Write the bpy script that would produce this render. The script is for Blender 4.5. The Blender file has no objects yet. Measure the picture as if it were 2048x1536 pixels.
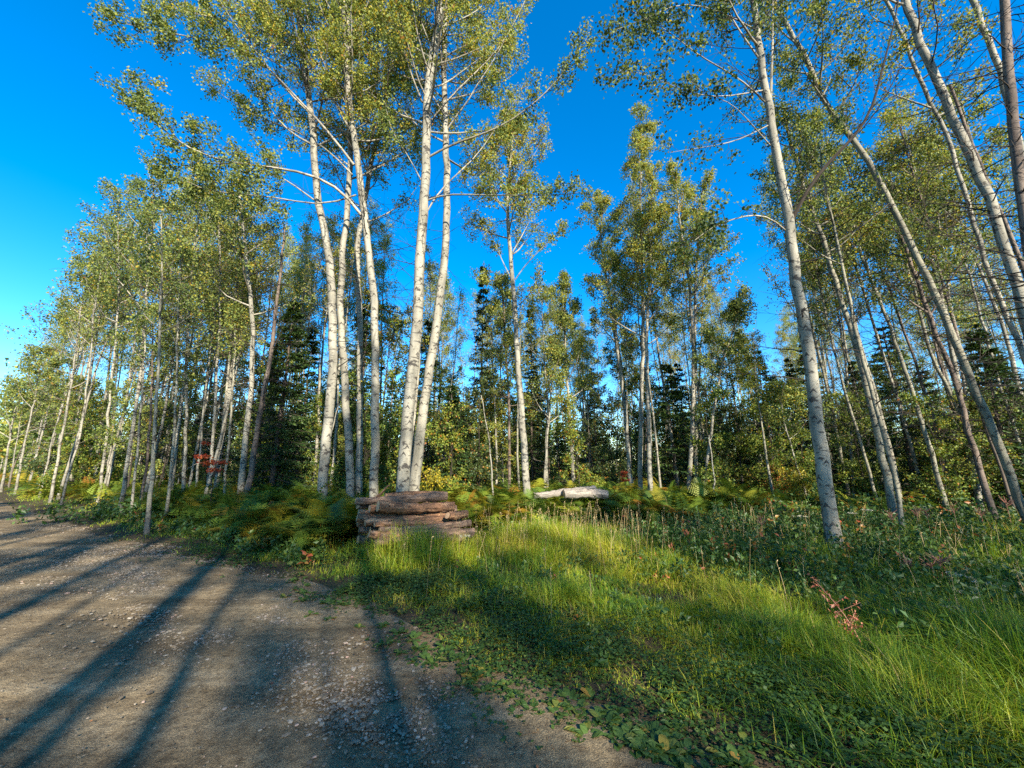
import bpy, math, random
import numpy as np
from mathutils import Vector

# ------------------------------------------------------------------ camera, world, sun, exposure
FPX, PITCH, CH = 770.0, math.radians(11.9), 1.6
scene = bpy.context.scene
col = scene.collection
cam_data = bpy.data.cameras.new('camera')
cam = bpy.data.objects.new('camera', cam_data)
col.objects.link(cam)
cam.location = (0, 0, CH)
cam.rotation_euler = (math.radians(90) + PITCH, 0, 0)
cam_data.sensor_width = 36.0
cam_data.lens = 36.0 * FPX / 2048.0
cam_data.clip_start = 0.05
cam_data.clip_end = 9000
scene.camera = cam

SUN_EL = math.radians(29)
SUN_AZ = math.radians(154.5)          # compass bearing from +Y (behind the camera, to the right)
world = bpy.data.worlds.new('World')
scene.world = world
world.use_nodes = True
wn = world.node_tree
wn.nodes.clear()
wo = wn.nodes.new('ShaderNodeOutputWorld')
wb = wn.nodes.new('ShaderNodeBackground')
sky = wn.nodes.new('ShaderNodeTexSky')
sky.sky_type = 'NISHITA'
sky.sun_disc = False
sky.sun_elevation = SUN_EL
sky.sun_rotation = SUN_AZ
sky.altitude = 600
sky.air_density = 1.0
sky.dust_density = 0.0
sky.ozone_density = 3.0
hs = wn.nodes.new('ShaderNodeHueSaturation')
hs.inputs['Saturation'].default_value = 1.42
hs.inputs['Value'].default_value = 1.0
wb.inputs['Strength'].default_value = 0.128
wn.links.new(sky.outputs[0], hs.inputs['Color'])
wn.links.new(hs.outputs[0], wb.inputs['Color'])
wn.links.new(wb.outputs[0], wo.inputs['Surface'])

sd = bpy.data.lights.new('sun', 'SUN')
sd.energy = 5.0
sd.angle = math.radians(0.5)
sd.color = (1.0, 0.91, 0.76)
sun = bpy.data.objects.new('sun', sd)
col.objects.link(sun)
to_sun = Vector((math.sin(SUN_AZ) * math.cos(SUN_EL), math.cos(SUN_AZ) * math.cos(SUN_EL), math.sin(SUN_EL)))
sun.rotation_euler = to_sun.to_track_quat('Z', 'Y').to_euler()

scene.view_settings.view_transform = 'Standard'
scene.view_settings.look = 'None'
scene.view_settings.gamma = 1.0
scene.view_settings.exposure = 1.55
scene.cycles.use_denoising = False
scene.cycles.max_bounces = 6
scene.cycles.transmission_bounces = 4
scene.cycles.transparent_max_bounces = 8

# ------------------------------------------------------------------ helpers
R = np.random.default_rng(11)
cp, sp = math.cos(PITCH), math.sin(PITCH)
CAM = np.array([0, 0, CH])


def dirv(px, py):
    px = np.asarray(px, float); u = 768 - np.asarray(py, float)
    return np.stack([px - 1024, FPX * cp - u * sp, FPX * sp + u * cp], -1)


def onY(px, py, Y):
    d = dirv(px, py)
    return CAM + d * (np.asarray(Y, float) / d[..., 1])[..., None]


def ground(px, py, z=0.0):
    d = dirv(px, py)
    return CAM + d * ((z - CH) / d[..., 2])[..., None]


def project(P):
    q = np.asarray(P, float) - CAM
    dp = q[..., 1] * cp + q[..., 2] * sp
    up = -q[..., 1] * sp + q[..., 2] * cp
    dp = np.where(np.abs(dp) < 1e-3, 1e-3, dp)
    return 1024 + q[..., 0] / dp * FPX, 768 - up / dp * FPX, dp


def vnoise(x, y, seed=0):
    x = np.asarray(x, float); y = np.asarray(y, float)
    xi = np.floor(x).astype(np.int64); yi = np.floor(y).astype(np.int64)
    fx = x - xi; fy = y - yi
    fx = fx * fx * (3 - 2 * fx); fy = fy * fy * (3 - 2 * fy)

    def h(a, b):
        n = (a * 374761393 + b * 668265263 + seed * 1442695041) & 0xffffffff
        n = ((n ^ (n >> 13)) * 1274126177) & 0xffffffff
        return ((n ^ (n >> 16)) & 0xffff) / 65535.0
    return (h(xi, yi) * (1 - fx) + h(xi + 1, yi) * fx) * (1 - fy) + (h(xi, yi + 1) * (1 - fx) + h(xi + 1, yi + 1) * fx) * fy


class MB:
    def __init__(s):
        s.V = []; s.L = []; s.T = []; s.UV = []; s.A = []; s.S = []; s.M = []; s.n = 0

    def add(s, V, F, uv=None, tint=None, smooth=False, mat=0):
        V = np.asarray(V, np.float32).reshape(-1, 3); F = np.asarray(F, np.int64)
        s.V.append(V); s.L.append((F + s.n).ravel()); s.T.append(np.full(len(F), F.shape[1], np.int32))
        s.UV.append(np.zeros((len(V), 2), np.float32) if uv is None else np.asarray(uv, np.float32).reshape(-1, 2))
        s.A.append(np.zeros(len(V), np.float32) if tint is None else np.broadcast_to(np.asarray(tint, np.float32), (len(V),)))
        s.S.append(np.full(len(F), smooth)); s.M.append(np.full(len(F), mat, np.int32))
        s.n += len(V)

    def mesh(s, name, mats):
        me = bpy.data.meshes.new(name)
        V = np.concatenate(s.V); L = np.concatenate(s.L).astype(np.int32); T = np.concatenate(s.T)
        me.vertices.add(len(V)); me.vertices.foreach_set('co', V.ravel())
        me.loops.add(len(L)); me.loops.foreach_set('vertex_index', L)
        me.polygons.add(len(T))
        st = np.concatenate([[0], np.cumsum(T)[:-1]]).astype(np.int32)
        me.polygons.foreach_set('loop_start', st)
        me.polygons.foreach_set('loop_total', T)
        me.polygons.foreach_set('use_smooth', np.concatenate(s.S))
        me.polygons.foreach_set('material_index', np.concatenate(s.M))
        uvl = me.uv_layers.new(name='uv')
        uvl.data.foreach_set('uv', np.concatenate(s.UV)[L].ravel())
        at = me.attributes.new('tint', 'FLOAT', 'POINT')
        at.data.foreach_set('value', np.concatenate(s.A).astype(np.float32))
        me.update(calc_edges=True)
        for m in (mats if isinstance(mats, (list, tuple)) else [mats]):
            me.materials.append(m)
        return me


def norm(v):
    return v / np.maximum(np.linalg.norm(v, axis=-1, keepdims=True), 1e-9)


def tubes(mb, P, rad, S=6, tint=0.5, mat=0, cap=False, wob=0.0):
    """P (N,K,3), rad (N,K)"""
    P = np.asarray(P, float); rad = np.asarray(rad, float)
    if P.ndim == 2:
        P = P[None]; rad = rad[None]
    N, K, _ = P.shape
    T = norm(np.gradient(P, axis=1))
    mt = norm(P[:, -1] - P[:, 0])
    ref = np.where(np.abs(mt[:, 2:3]) > .75, np.array([[0., 1., 0.]]), np.array([[0., 0., 1.]]))[:, None, :]
    n1 = norm(np.cross(T, ref)); n2 = np.cross(T, n1)
    a = np.linspace(0, 2 * np.pi, S + 1)
    rr = rad[:, :, None] * np.ones(S + 1)
    if wob:
        w = R.normal(0, wob, (N, K, S)); w = np.concatenate([w, w[..., :1]], -1)
        rr = rr * (1 + w)
    V = P[:, :, None] + rr[..., None] * (np.cos(a)[:, None] * n1[:, :, None] + np.sin(a)[:, None] * n2[:, :, None])
    ln = np.concatenate([np.zeros((N, 1)), np.cumsum(np.linalg.norm(np.diff(P, axis=1), axis=2), 1)], 1)
    u = (a / (2 * np.pi))[None, None] * (rad.max(1) * 6.28)[:, None, None] * np.ones((N, K, 1))
    off = R.random((N, 1, 1)) * 7
    v = ln[:, :, None] * np.ones(S + 1) + off * (0 if N == 1 else 1)
    base = np.arange(N)[:, None, None] * (K * (S + 1)) + np.arange(K - 1)[None, :, None] * (S + 1) + np.arange(S)[None, None]
    F = np.stack([base, base + 1, base + S + 2, base + S + 1], -1).reshape(-1, 4)
    t = np.repeat(np.broadcast_to(np.asarray(tint, float), (N,)), K * (S + 1))
    mb.add(V, F, np.stack([u, v], -1), t, True, mat)


def leaves(mb, C, size, tint, hang=0.4, asp=0.8, mat=0):
    N = len(C)
    size = np.broadcast_to(np.asarray(size, float), (N,))
    d = R.normal(size=(N, 3)); d[:, 2] -= hang * 1.5; d = norm(d)
    w = norm(np.cross(d, R.normal(size=(N, 3))))
    nn = np.cross(d, w)
    s = size[:, None]
    p0 = C; p2 = C + d * s
    m = C + d * s * .42
    f = nn * s * .1
    p1 = m + w * s * asp * .5 + f; p3 = m - w * s * asp * .5 + f
    V = np.stack([p0, p1, p2, p3], 1)
    F = np.arange(N * 4).reshape(N, 4)
    mb.add(V, F, None, np.repeat(np.broadcast_to(tint, (N,)), 4), False, mat)


def tag(o, label=None, cat=None, group=None, kind=None):
    if label: o['label'] = label
    if cat: o['category'] = cat
    if group: o['group'] = group
    if kind: o['kind'] = kind
    return o


def link(name, me, parent=None, loc=None):
    o = bpy.data.objects.new(name, me)
    col.objects.link(o)
    if parent is not None: o.parent = parent
    if loc is not None: o.location = loc
    return o


# ------------------------------------------------------------------ materials
def nodes(name):
    m = bpy.data.materials.new(name); m.use_nodes = True
    nt = m.node_tree; nt.nodes.clear()
    out = nt.nodes.new('ShaderNodeOutputMaterial')
    return m, nt, out


def ramp(nt, fac, stops, interp='LINEAR'):
    r = nt.nodes.new('ShaderNodeValToRGB'); cr = r.color_ramp; cr.interpolation = interp
    while len(cr.elements) < len(stops): cr.elements.new(0.5)
    for e, (p, c) in zip(cr.elements, stops):
        e.position = p; e.color = (*c, 1) if len(c) == 3 else c
    nt.links.new(fac, r.inputs[0])
    return r.outputs[0]


def mth(nt, op, a, b=None, c=None):
    n = nt.nodes.new('ShaderNodeMath'); n.operation = op
    for i, x in enumerate((a, b, c)):
        if x is None: continue
        if isinstance(x, (int, float)): n.inputs[i].default_value = x
        else: nt.links.new(x, n.inputs[i])
    return n.outputs[0]


def mix(nt, f, a, b, mode='MIX'):
    n = nt.nodes.new('ShaderNodeMix'); n.data_type = 'RGBA'; n.blend_type = mode
    for k, x in ((0, f), (6, a), (7, b)):
        if isinstance(x, (int, float)): n.inputs[k].default_value = x
        elif isinstance(x, tuple): n.inputs[k].default_value = (*x, 1)
        else: nt.links.new(x, n.inputs[k])
    return n.outputs[2]


def noise(nt, vec, scale, detail=3, rough=.55):
    n = nt.nodes.new('ShaderNodeTexNoise'); n.inputs['Scale'].default_value = scale
    n.inputs['Detail'].default_value = detail; n.inputs['Roughness'].default_value = rough
    if vec is not None: nt.links.new(vec, n.inputs['Vector'])
    return n.outputs[0]


def mapv(nt, vec, sc):
    n = nt.nodes.new('ShaderNodeMapping'); n.inputs['Scale'].default_value = sc
    nt.links.new(vec, n.inputs['Vector']); return n.outputs[0]


def leaf_mat(name, stops, trans=.35, rough=.5, patch=0.0, patch_scale=.5, spec=.35):
    m, nt, out = nodes(name)
    at = nt.nodes.new('ShaderNodeAttribute'); at.attribute_name = 'tint'
    fac = at.outputs['Fac']
    oi = nt.nodes.new('ShaderNodeObjectInfo')
    fac = mth(nt, 'ADD', fac, mth(nt, 'MULTIPLY', mth(nt, 'SUBTRACT', oi.outputs['Random'], .5), .16))
    if patch:
        g = nt.nodes.new('ShaderNodeNewGeometry')
        nz = noise(nt, g.outputs['Position'], patch_scale, 3)
        fac = mth(nt, 'ADD', fac, mth(nt, 'MULTIPLY', mth(nt, 'SUBTRACT', nz, .5), patch))
    c = ramp(nt, fac, stops)
    b = nt.nodes.new('ShaderNodeBsdfPrincipled')
    b.inputs['Roughness'].default_value = rough
    b.inputs['Specular IOR Level'].default_value = spec
    nt.links.new(c, b.inputs['Base Color'])
    t = nt.nodes.new('ShaderNodeBsdfTranslucent')
    c2 = mix(nt, 1.0, c, (1.25, 1.15, .55), 'MULTIPLY')
    nt.links.new(c2, t.inputs['Color'])
    mx = nt.nodes.new('ShaderNodeMixShader'); mx.inputs[0].default_value = trans
    nt.links.new(b.outputs[0], mx.inputs[1]); nt.links.new(t.outputs[0], mx.inputs[2])
    nt.links.new(mx.outputs[0], out.inputs['Surface'])
    return m


def bark_mat(name, pale, mid, dark=(.035, .03, .026), marks=1.0, rough_base=True):
    m, nt, out = nodes(name)
    uv = nt.nodes.new('ShaderNodeUVMap'); uv.uv_map = 'uv'
    oi = nt.nodes.new('ShaderNodeObjectInfo')
    cx = nt.nodes.new('ShaderNodeCombineXYZ')
    nt.links.new(mth(nt, 'MULTIPLY', oi.outputs['Random'], 37.0), cx.inputs[0])
    nt.links.new(mth(nt, 'MULTIPLY', oi.outputs['Random'], 91.0), cx.inputs[1])
    va = nt.nodes.new('ShaderNodeVectorMath'); va.operation = 'ADD'
    nt.links.new(uv.outputs[0], va.inputs[0]); nt.links.new(cx.outputs[0], va.inputs[1])
    vec = va.outputs[0]
    big = noise(nt, mapv(nt, vec, (3, 1.1, 1)), 1.0, 3)
    colr = ramp(nt, big, [(.3, mid), (.62, pale)])
    fine = noise(nt, mapv(nt, vec, (30, 60, 1)), 1.0, 3, .7)
    colr = mix(nt, .35, colr, ramp(nt, fine, [(.25, (.5, .5, .5)), (.55, (1, 1, 1))]), 'MULTIPLY')
    # horizontal lenticel dashes
    d1 = noise(nt, mapv(nt, vec, (4.5, 26, 1)), 1.0, 2, .5)
    m1 = ramp(nt, d1, [(.625, (0, 0, 0)), (.68, (.9, .9, .9))])
    d2 = noise(nt, mapv(nt, vec, (1.7, 4.6, 1)), 1.0, 4, .65)
    m2 = ramp(nt, d2, [(.575, (0, 0, 0)), (.625, (1, 1, 1))])
    # dark rings right round the stem, unevenly spaced
    d3 = noise(nt, mapv(nt, vec, (.6, 9, 1)), 1.0, 3, .6)
    m2 = mth(nt, 'MAXIMUM', m2, mth(nt, 'MULTIPLY', ramp(nt, d3, [(.62, (0, 0, 0)), (.67, (1, 1, 1))]), ramp(nt, fine, [(.35, (0, 0, 0)), (.5, (1, 1, 1))])))
    # chevron branch scars
    vo = nt.nodes.new('ShaderNodeTexVoronoi'); vo.feature = 'F1'
    mv = mapv(nt, vec, (3.0, 2.6, 1))
    nt.links.new(mv, vo.inputs['Vector']); vo.inputs['Scale'].default_value = 1.0
    vo.voronoi_dimensions = '2D'
    vs = nt.nodes.new('ShaderNodeVectorMath'); vs.operation = 'SUBTRACT'
    nt.links.new(mv, vs.inputs[0]); nt.links.new(vo.outputs['Position'], vs.inputs[1])
    sx = nt.nodes.new('ShaderNodeSeparateXYZ'); nt.links.new(vs.outputs[0], sx.inputs[0])
    au = mth(nt, 'ABSOLUTE', sx.outputs[0])
    arc = mth(nt, 'ABSOLUTE', mth(nt, 'ADD', sx.outputs[1], mth(nt, 'MULTIPLY', au, .65)))
    che = mth(nt, 'MULTIPLY', mth(nt, 'LESS_THAN', arc, mth(nt, 'SUBTRACT', .075, mth(nt, 'MULTIPLY', au, .22))), mth(nt, 'LESS_THAN', au, .28))
    mk = mth(nt, 'MAXIMUM', mth(nt, 'MAXIMUM', m1, m2), che)
    mk = mth(nt, 'MULTIPLY', mk, marks)
    colr = mix(nt, mth(nt, 'MULTIPLY', mk, .9), colr, dark)
    if rough_base:
        # furrowed grey bark on the lowest metre of the stem
        s2 = nt.nodes.new('ShaderNodeSeparateXYZ'); nt.links.new(uv.outputs[0], s2.inputs[0])
        low = mth(nt, 'SUBTRACT', 1.0, mth(nt, 'MULTIPLY', s2.outputs[1], .75))
        fu = noise(nt, mapv(nt, vec, (22, 5, 1)), 1.0, 4, .65)
        lm = mth(nt, 'MULTIPLY', low, ramp(nt, fu, [(.42, (1, 1, 1)), (.62, (0, 0, 0))]))
        n = nt.nodes.new('ShaderNodeClamp'); nt.links.new(lm, n.inputs[0])
        colr = mix(nt, n.outputs[0], colr, (.09, .08, .065))
    b = nt.nodes.new('ShaderNodeBsdfPrincipled'); b.inputs['Roughness'].default_value = .8
    b.inputs['Specular IOR Level'].default_value = .2
    nt.links.new(colr, b.inputs['Base Color'])
    bp = nt.nodes.new('ShaderNodeBump'); bp.inputs['Strength'].default_value = .5; bp.inputs['Distance'].default_value = .012
    hh = mth(nt, 'SUBTRACT', mth(nt, 'ADD', fine, big), mk)
    nt.links.new(hh, bp.inputs['Height']); nt.links.new(bp.outputs[0], b.inputs['Normal'])
    nt.links.new(b.outputs[0], out.inputs['Surface'])
    return m


def plain_bark(name, a, b_, sc=(25, 5, 1)):
    m, nt, out = nodes(name)
    uv = nt.nodes.new('ShaderNodeUVMap'); uv.uv_map = 'uv'
    f = noise(nt, mapv(nt, uv.outputs[0], sc), 1.0, 4, .65)
    c = ramp(nt, f, [(.3, a), (.7, b_)])
    b = nt.nodes.new('ShaderNodeBsdfPrincipled'); b.inputs['Roughness'].default_value = .85
    b.inputs['Specular IOR Level'].default_value = .15
    nt.links.new(c, b.inputs['Base Color'])
    bp = nt.nodes.new('ShaderNodeBump'); bp.inputs['Strength'].default_value = .6; bp.inputs['Distance'].default_value = .01
    nt.links.new(f, bp.inputs['Height']); nt.links.new(bp.outputs[0], b.inputs['Normal'])
    nt.links.new(b.outputs[0], out.inputs['Surface'])
    return m


M_BARK = bark_mat('aspen_bark', (.31, .285, .22), (.125, .117, .09))
M_BARK_G = bark_mat('grey_green_bark', (.27, .25, .18), (.13, .12, .088), marks=.9)
M_BARK_D = bark_mat('brown_bark', (.19, .145, .11), (.055, .04, .032), marks=1.0)
M_LIMB = bark_mat('limb_bark', (.36, .325, .25), (.12, .108, .08), rough_base=False, marks=.7)
M_TWIG = plain_bark('twig_bark', (.018, .014, .011), (.065, .052, .04))
M_TWIG_P = plain_bark('pale_twig_bark', (.12, .10, .08), (.36, .32, .26))
M_SPR_B = plain_bark('conifer_bark', (.045, .035, .028), (.14, .105, .08))
M_LEAF = leaf_mat('aspen_leaf', [(0, (.04, .068, .022)), (.28, (.105, .15, .045)), (.55, (.235, .285, .075)), (.78, (.38, .37, .06)), (.93, (.46, .32, .03)), (1, (.30, .13, .02))], .42, .55, spec=.2)
M_LEAF_D = leaf_mat('dark_leaf', [(0, (.022, .042, .016)), (.4, (.045, .075, .024)), (.75, (.09, .12, .03)), (.92, (.20, .18, .03)), (1, (.28, .13, .02))], .3, .4)
M_SPR = leaf_mat('conifer_needles', [(0, (.014, .032, .011)), (.5, (.045, .088, .02)), (.85, (.10, .15, .026)), (1, (.12, .12, .03))], .12, .55)
M_UND = leaf_mat('underwood_leaf', [(0, (.035, .065, .015)), (.35, (.10, .16, .025)), (.65, (.24, .28, .035)), (.88, (.28, .22, .02)), (1, (.36, .12, .02))], .35, .5)
M_AUT = leaf_mat('autumn_leaf', [(0, (.09, .11, .02)), (.35, (.22, .16, .02)), (.65, (.34, .15, .02)), (1, (.38, .07, .02))], .35, .5)
M_YEL = leaf_mat('yellow_leaf', [(0, (.08, .12, .02)), (.4, (.20, .20, .02)), (.7, (.38, .30, .02)), (1, (.55, .40, .03))], .4, .5)
M_RED = leaf_mat('red_leaf', [(0, (.16, .05, .02)), (.4, (.36, .04, .02)), (1, (.48, .12, .03))], .35, .5)
M_FERN = leaf_mat('fern_frond', [(0, (.035, .075, .013)), (.34, (.11, .18, .02)), (.62, (.27, .28, .022)), (.86, (.28, .22, .02)), (.94, (.32, .13, .02)), (1, (.16, .06, .02))], .3, .55, patch=.35, patch_scale=.9)
M_GRASS = leaf_mat('grass_blade', [(0, (.035, .09, .012)), (.28, (.11, .215, .016)), (.52, (.32, .37, .018)), (.8, (.44, .36, .05)), (1, (.42, .31, .13))], .38, .5, patch=.8, patch_scale=1.3)
M_STRAW = leaf_mat('straw', [(0, (.35, .24, .10)), (1, (.55, .42, .22))], .25, .6)
M_WEED = leaf_mat('weed_leaf', [(0, (.018, .045, .012)), (.45, (.045, .095, .018)), (.75, (.10, .16, .03)), (.9, (.25, .20, .03)), (1, (.32, .08, .03))], .3, .45, patch=.25)
M_PINK = plain_bark('seed_head', (.20, .085, .06), (.34, .17, .12))
M_WHITE = plain_bark('white_flower', (.26, .25, .17), (.42, .40, .29))


def ground_mat():
    m, nt, out = nodes('forest_floor')
    g = nt.nodes.new('ShaderNodeNewGeometry')
    p = g.outputs['Position']
    a = noise(nt, p, 1.3, 5, .6); b2 = noise(nt, p, 22, 4, .7); c2 = noise(nt, p, 90, 2, .6)
    c = ramp(nt, a, [(.3, (.045, .034, .020)), (.5, (.075, .058, .033)), (.7, (.06, .065, .025))])
    c = mix(nt, .75, c, ramp(nt, b2, [(.3, (.45, .45, .45)), (.7, (1.35, 1.3, 1.2))]), 'MULTIPLY')
    c = mix(nt, .6, c, ramp(nt, c2, [(.3, (.5, .5, .5)), (.7, (1.3, 1.3, 1.3))]), 'MULTIPLY')
    bs = nt.nodes.new('ShaderNodeBsdfPrincipled'); bs.inputs['Roughness'].default_value = .95
    bs.inputs['Specular IOR Level'].default_value = .1
    nt.links.new(c, bs.inputs['Base Color'])
    bp = nt.nodes.new('ShaderNodeBump'); bp.inputs['Strength'].default_value = .8; bp.inputs['Distance'].default_value = .03
    nt.links.new(b2, bp.inputs['Height']); nt.links.new(bp.outputs[0], bs.inputs['Normal'])
    nt.links.new(bs.outputs[0], out.inputs['Surface'])
    return m


def road_mat():
    m, nt, out = nodes('road_sand')
    g = nt.nodes.new('ShaderNodeNewGeometry')
    p = g.outputs['Position']
    a = noise(nt, p, .55, 4, .6)
    # long streaks along the direction of travel
    mp = nt.nodes.new('ShaderNodeMapping'); mp.inputs['Rotation'].default_value = (0, 0, math.radians(36)); mp.inputs['Scale'].default_value = (.35, 2.4, 1)
    nt.links.new(p, mp.inputs['Vector'])
    st = noise(nt, mp.outputs[0], 1.2, 4, .6)
    c = ramp(nt, st, [(.3, (.108, .079, .044)), (.52, (.188, .143, .083)), (.72, (.275, .218, .136))])
    c = mix(nt, .6, c, ramp(nt, a, [(.32, (.5, .47, .44)), (.5, (.95, .93, .9)), (.68, (1.25, 1.22, 1.15))]), 'MULTIPLY')
    b2 = noise(nt, p, 14, 5, .75)
    c = mix(nt, .8, c, ramp(nt, b2, [(.34, (.42, .39, .36)), (.5, (.95, .95, .95)), (.66, (1.3, 1.3, 1.28))]), 'MULTIPLY')
    b3 = noise(nt, p, 120, 3, .7)
    c = mix(nt, .8, c, ramp(nt, b3, [(.32, (.4, .4, .4)), (.5, (.95, .95, .95)), (.66, (1.9, 1.85, 1.75))]), 'MULTIPLY')
    # small dark leaf scraps and clods
    vo = nt.nodes.new('ShaderNodeTexVoronoi'); vo.inputs['Scale'].default_value = 26; nt.links.new(p, vo.inputs['Vector'])
    sp_ = mth(nt, 'MULTIPLY', mth(nt, 'LESS_THAN', vo.outputs['Distance'], .17), mth(nt, 'GREATER_THAN', noise(nt, p, 5, 3), .52))
    c = mix(nt, mth(nt, 'MULTIPLY', sp_, .65), c, (.05, .036, .025))
    bs = nt.nodes.new('ShaderNodeBsdfPrincipled'); bs.inputs['Roughness'].default_value = .93
    bs.inputs['Specular IOR Level'].default_value = .15
    nt.links.new(c, bs.inputs['Base Color'])
    bp = nt.nodes.new('ShaderNodeBump'); bp.inputs['Strength'].default_value = .75; bp.inputs['Distance'].default_value = .022
    nt.links.new(mth(nt, 'ADD', mth(nt, 'MULTIPLY', b2, 1.5), mth(nt, 'MULTIPLY', b3, .6)), bp.inputs['Height']); nt.links.new(bp.outputs[0], bs.inputs['Normal'])
    nt.links.new(bs.outputs[0], out.inputs['Surface'])
    return m


M_GROUND = ground_mat(); M_ROAD = road_mat()

# ------------------------------------------------------------------ ground and road
# road edge (forest side) from the photograph, as ground points; road runs to the left into the distance
EDGE_PX = [(0, 1010), (100, 1040), (300, 1100), (480, 1140), (620, 1175), (720, 1215), (860, 1290), (950, 1340), (1130, 1420), (1300, 1480), (1400, 1536)]
EG = np.array([ground(x, y)[:2] for x, y in EDGE_PX])
RD = np.array([-.82, .57]); RN = np.array([.57, .82])
ea = EG @ RD; eo = EG @ RN
o_ = np.argsort(ea); ea = ea[o_]; eo = eo[o_]
ea = np.concatenate([[-40, -6], ea, [60, 160]]); eo = np.concatenate([[2.2, 2.35], eo, [eo[-1] + .3, eo[-1] + 3]])


def edge_dist(x, y):
    """metres beyond the road edge on the forest side (negative = on the road)"""
    a = x * RD[0] + y * RD[1]; o = x * RN[0] + y * RN[1]
    return o - np.interp(a, ea, eo) - .35 * (vnoise(a * 1.3, a * 0 + 3.1, 5) - .5) - .25 * (vnoise(a * 4.1, o * 2, 6) - .5)


def bump(x, y):
    e = edge_dist(x, y)
    k = np.clip((e - .2) / 1.5, 0, 1)
    return k * (.10 * (vnoise(x * .5, y * .5, 1) - .5) + .05 * (vnoise(x * 1.7, y * 1.7, 2) - .5)) + .05 * k


def sheet(name, xs, ys, zf, mat, kind='structure'):
    X, Y = np.meshgrid(xs, ys); Z = zf(X, Y)
    nx, ny = len(xs), len(ys)
    mb = MB()
    i = np.arange(ny - 1)[:, None] * nx + np.arange(nx - 1)[None]
    F = np.stack([i, i + 1, i + nx + 1, i + nx], -1).reshape(-1, 4)
    mb.add(np.stack([X, Y, Z], -1), F, None, None, True)
    return tag(link(name, mb.mesh(name, mat)), kind=kind)


def gaxis(fine0, fine1, step, far):
    f = np.arange(fine0, fine1 + 1e-6, step)
    g = [0]; s = step
    while g[-1] < far:
        s *= 1.25; g.append(g[-1] + s)
    g = np.array(g[1:])
    return np.concatenate([(fine0 - g)[::-1], f, fine1 + g])


sheet('ground', gaxis(-16, 14, .14, 3000), gaxis(-3, 18, .14, 3000),
      lambda X, Y: np.where(edge_dist(X, Y) > -.05, bump(X, Y), -.03), M_GROUND)
# road sheet: strip in (a,o) coordinates
aa = np.concatenate([np.arange(-40, -4, 1.0), np.arange(-4, 22, .12), np.arange(22, 160, 2.0)])
tt = np.linspace(0, 1, 60)
A2, T2 = np.meshgrid(aa, tt)
O2 = np.interp(A2, ea, eo) + .25 - T2 * 7.6
X2 = A2 * RD[0] + O2 * RN[0]; Y2 = A2 * RD[1] + O2 * RN[1]
Dn = np.linalg.inv(np.array([[RD[0], RD[1]], [RN[0], RN[1]]]))
XY = np.stack([A2, O2], -1) @ Dn.T
X2, Y2 = XY[..., 0], XY[..., 1]
Z2 = .006 + .03 * (vnoise(A2 * .7, O2 * 1.6, 8) - .5) + .016 * (vnoise(A2 * 3, O2 * 4, 9) - .5) - .02 * np.exp(-((T2 - .3) / .07) ** 2) - .045 * np.clip(.02 - T2, 0, 1) * 50 * .6
mb = MB(); nx = len(aa)
i = np.arange(len(tt) - 1)[:, None] * nx + np.arange(nx - 1)[None]
mb.add(np.stack([X2, Y2, Z2], -1), np.stack([i, i + nx, i + nx + 1, i + 1], -1).reshape(-1, 4), None, None, True)
tag(link('road', mb.mesh('road', M_ROAD)), kind='structure')
#SPLIT
# ------------------------------------------------------------------ tree builder
def rot_about(v, ax, ang):
    c, s = np.cos(ang)[..., None], np.sin(ang)[..., None]
    return v * c + np.cross(ax, v) * s + ax * (np.sum(ax * v, -1, keepdims=True)) * (1 - c)


def smooth_path(P, n):
    P = np.asarray(P, float)
    t = np.concatenate([[0], np.cumsum(np.linalg.norm(np.diff(P, axis=0), axis=1))])
    s = np.linspace(0, t[-1], n)
    Q = np.stack([np.interp(s, t, P[:, k]) for k in range(3)], 1)
    for _ in range(2):
        Q[1:-1] = (Q[:-2] + 2 * Q[1:-1] + Q[2:]) / 4
    return Q


def bend_path(start, d, L, K, up=.12, wob=.10):
    N = len(start); P = np.zeros((N, K, 3)); P[:, 0] = start; d = norm(d)
    step = (L / (K - 1))[:, None]
    for k in range(1, K):
        d = norm(d + np.array([0, 0, up]) + R.normal(0, wob, (N, 3)))
        P[:, k] = P[:, k - 1] + d * step
    return P


def lerp_path(P, t):
    """P (N,K,3), t (N,m) in 0..1 -> points (N,m,3), dirs"""
    N, K, _ = P.shape
    x = t * (K - 1); i = np.clip(x.astype(int), 0, K - 2); f = (x - i)[..., None]
    r = np.arange(N)[:, None]
    a, b = P[r, i], P[r, i + 1]
    return a * (1 - f) + b * f, norm(b - a)


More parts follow.
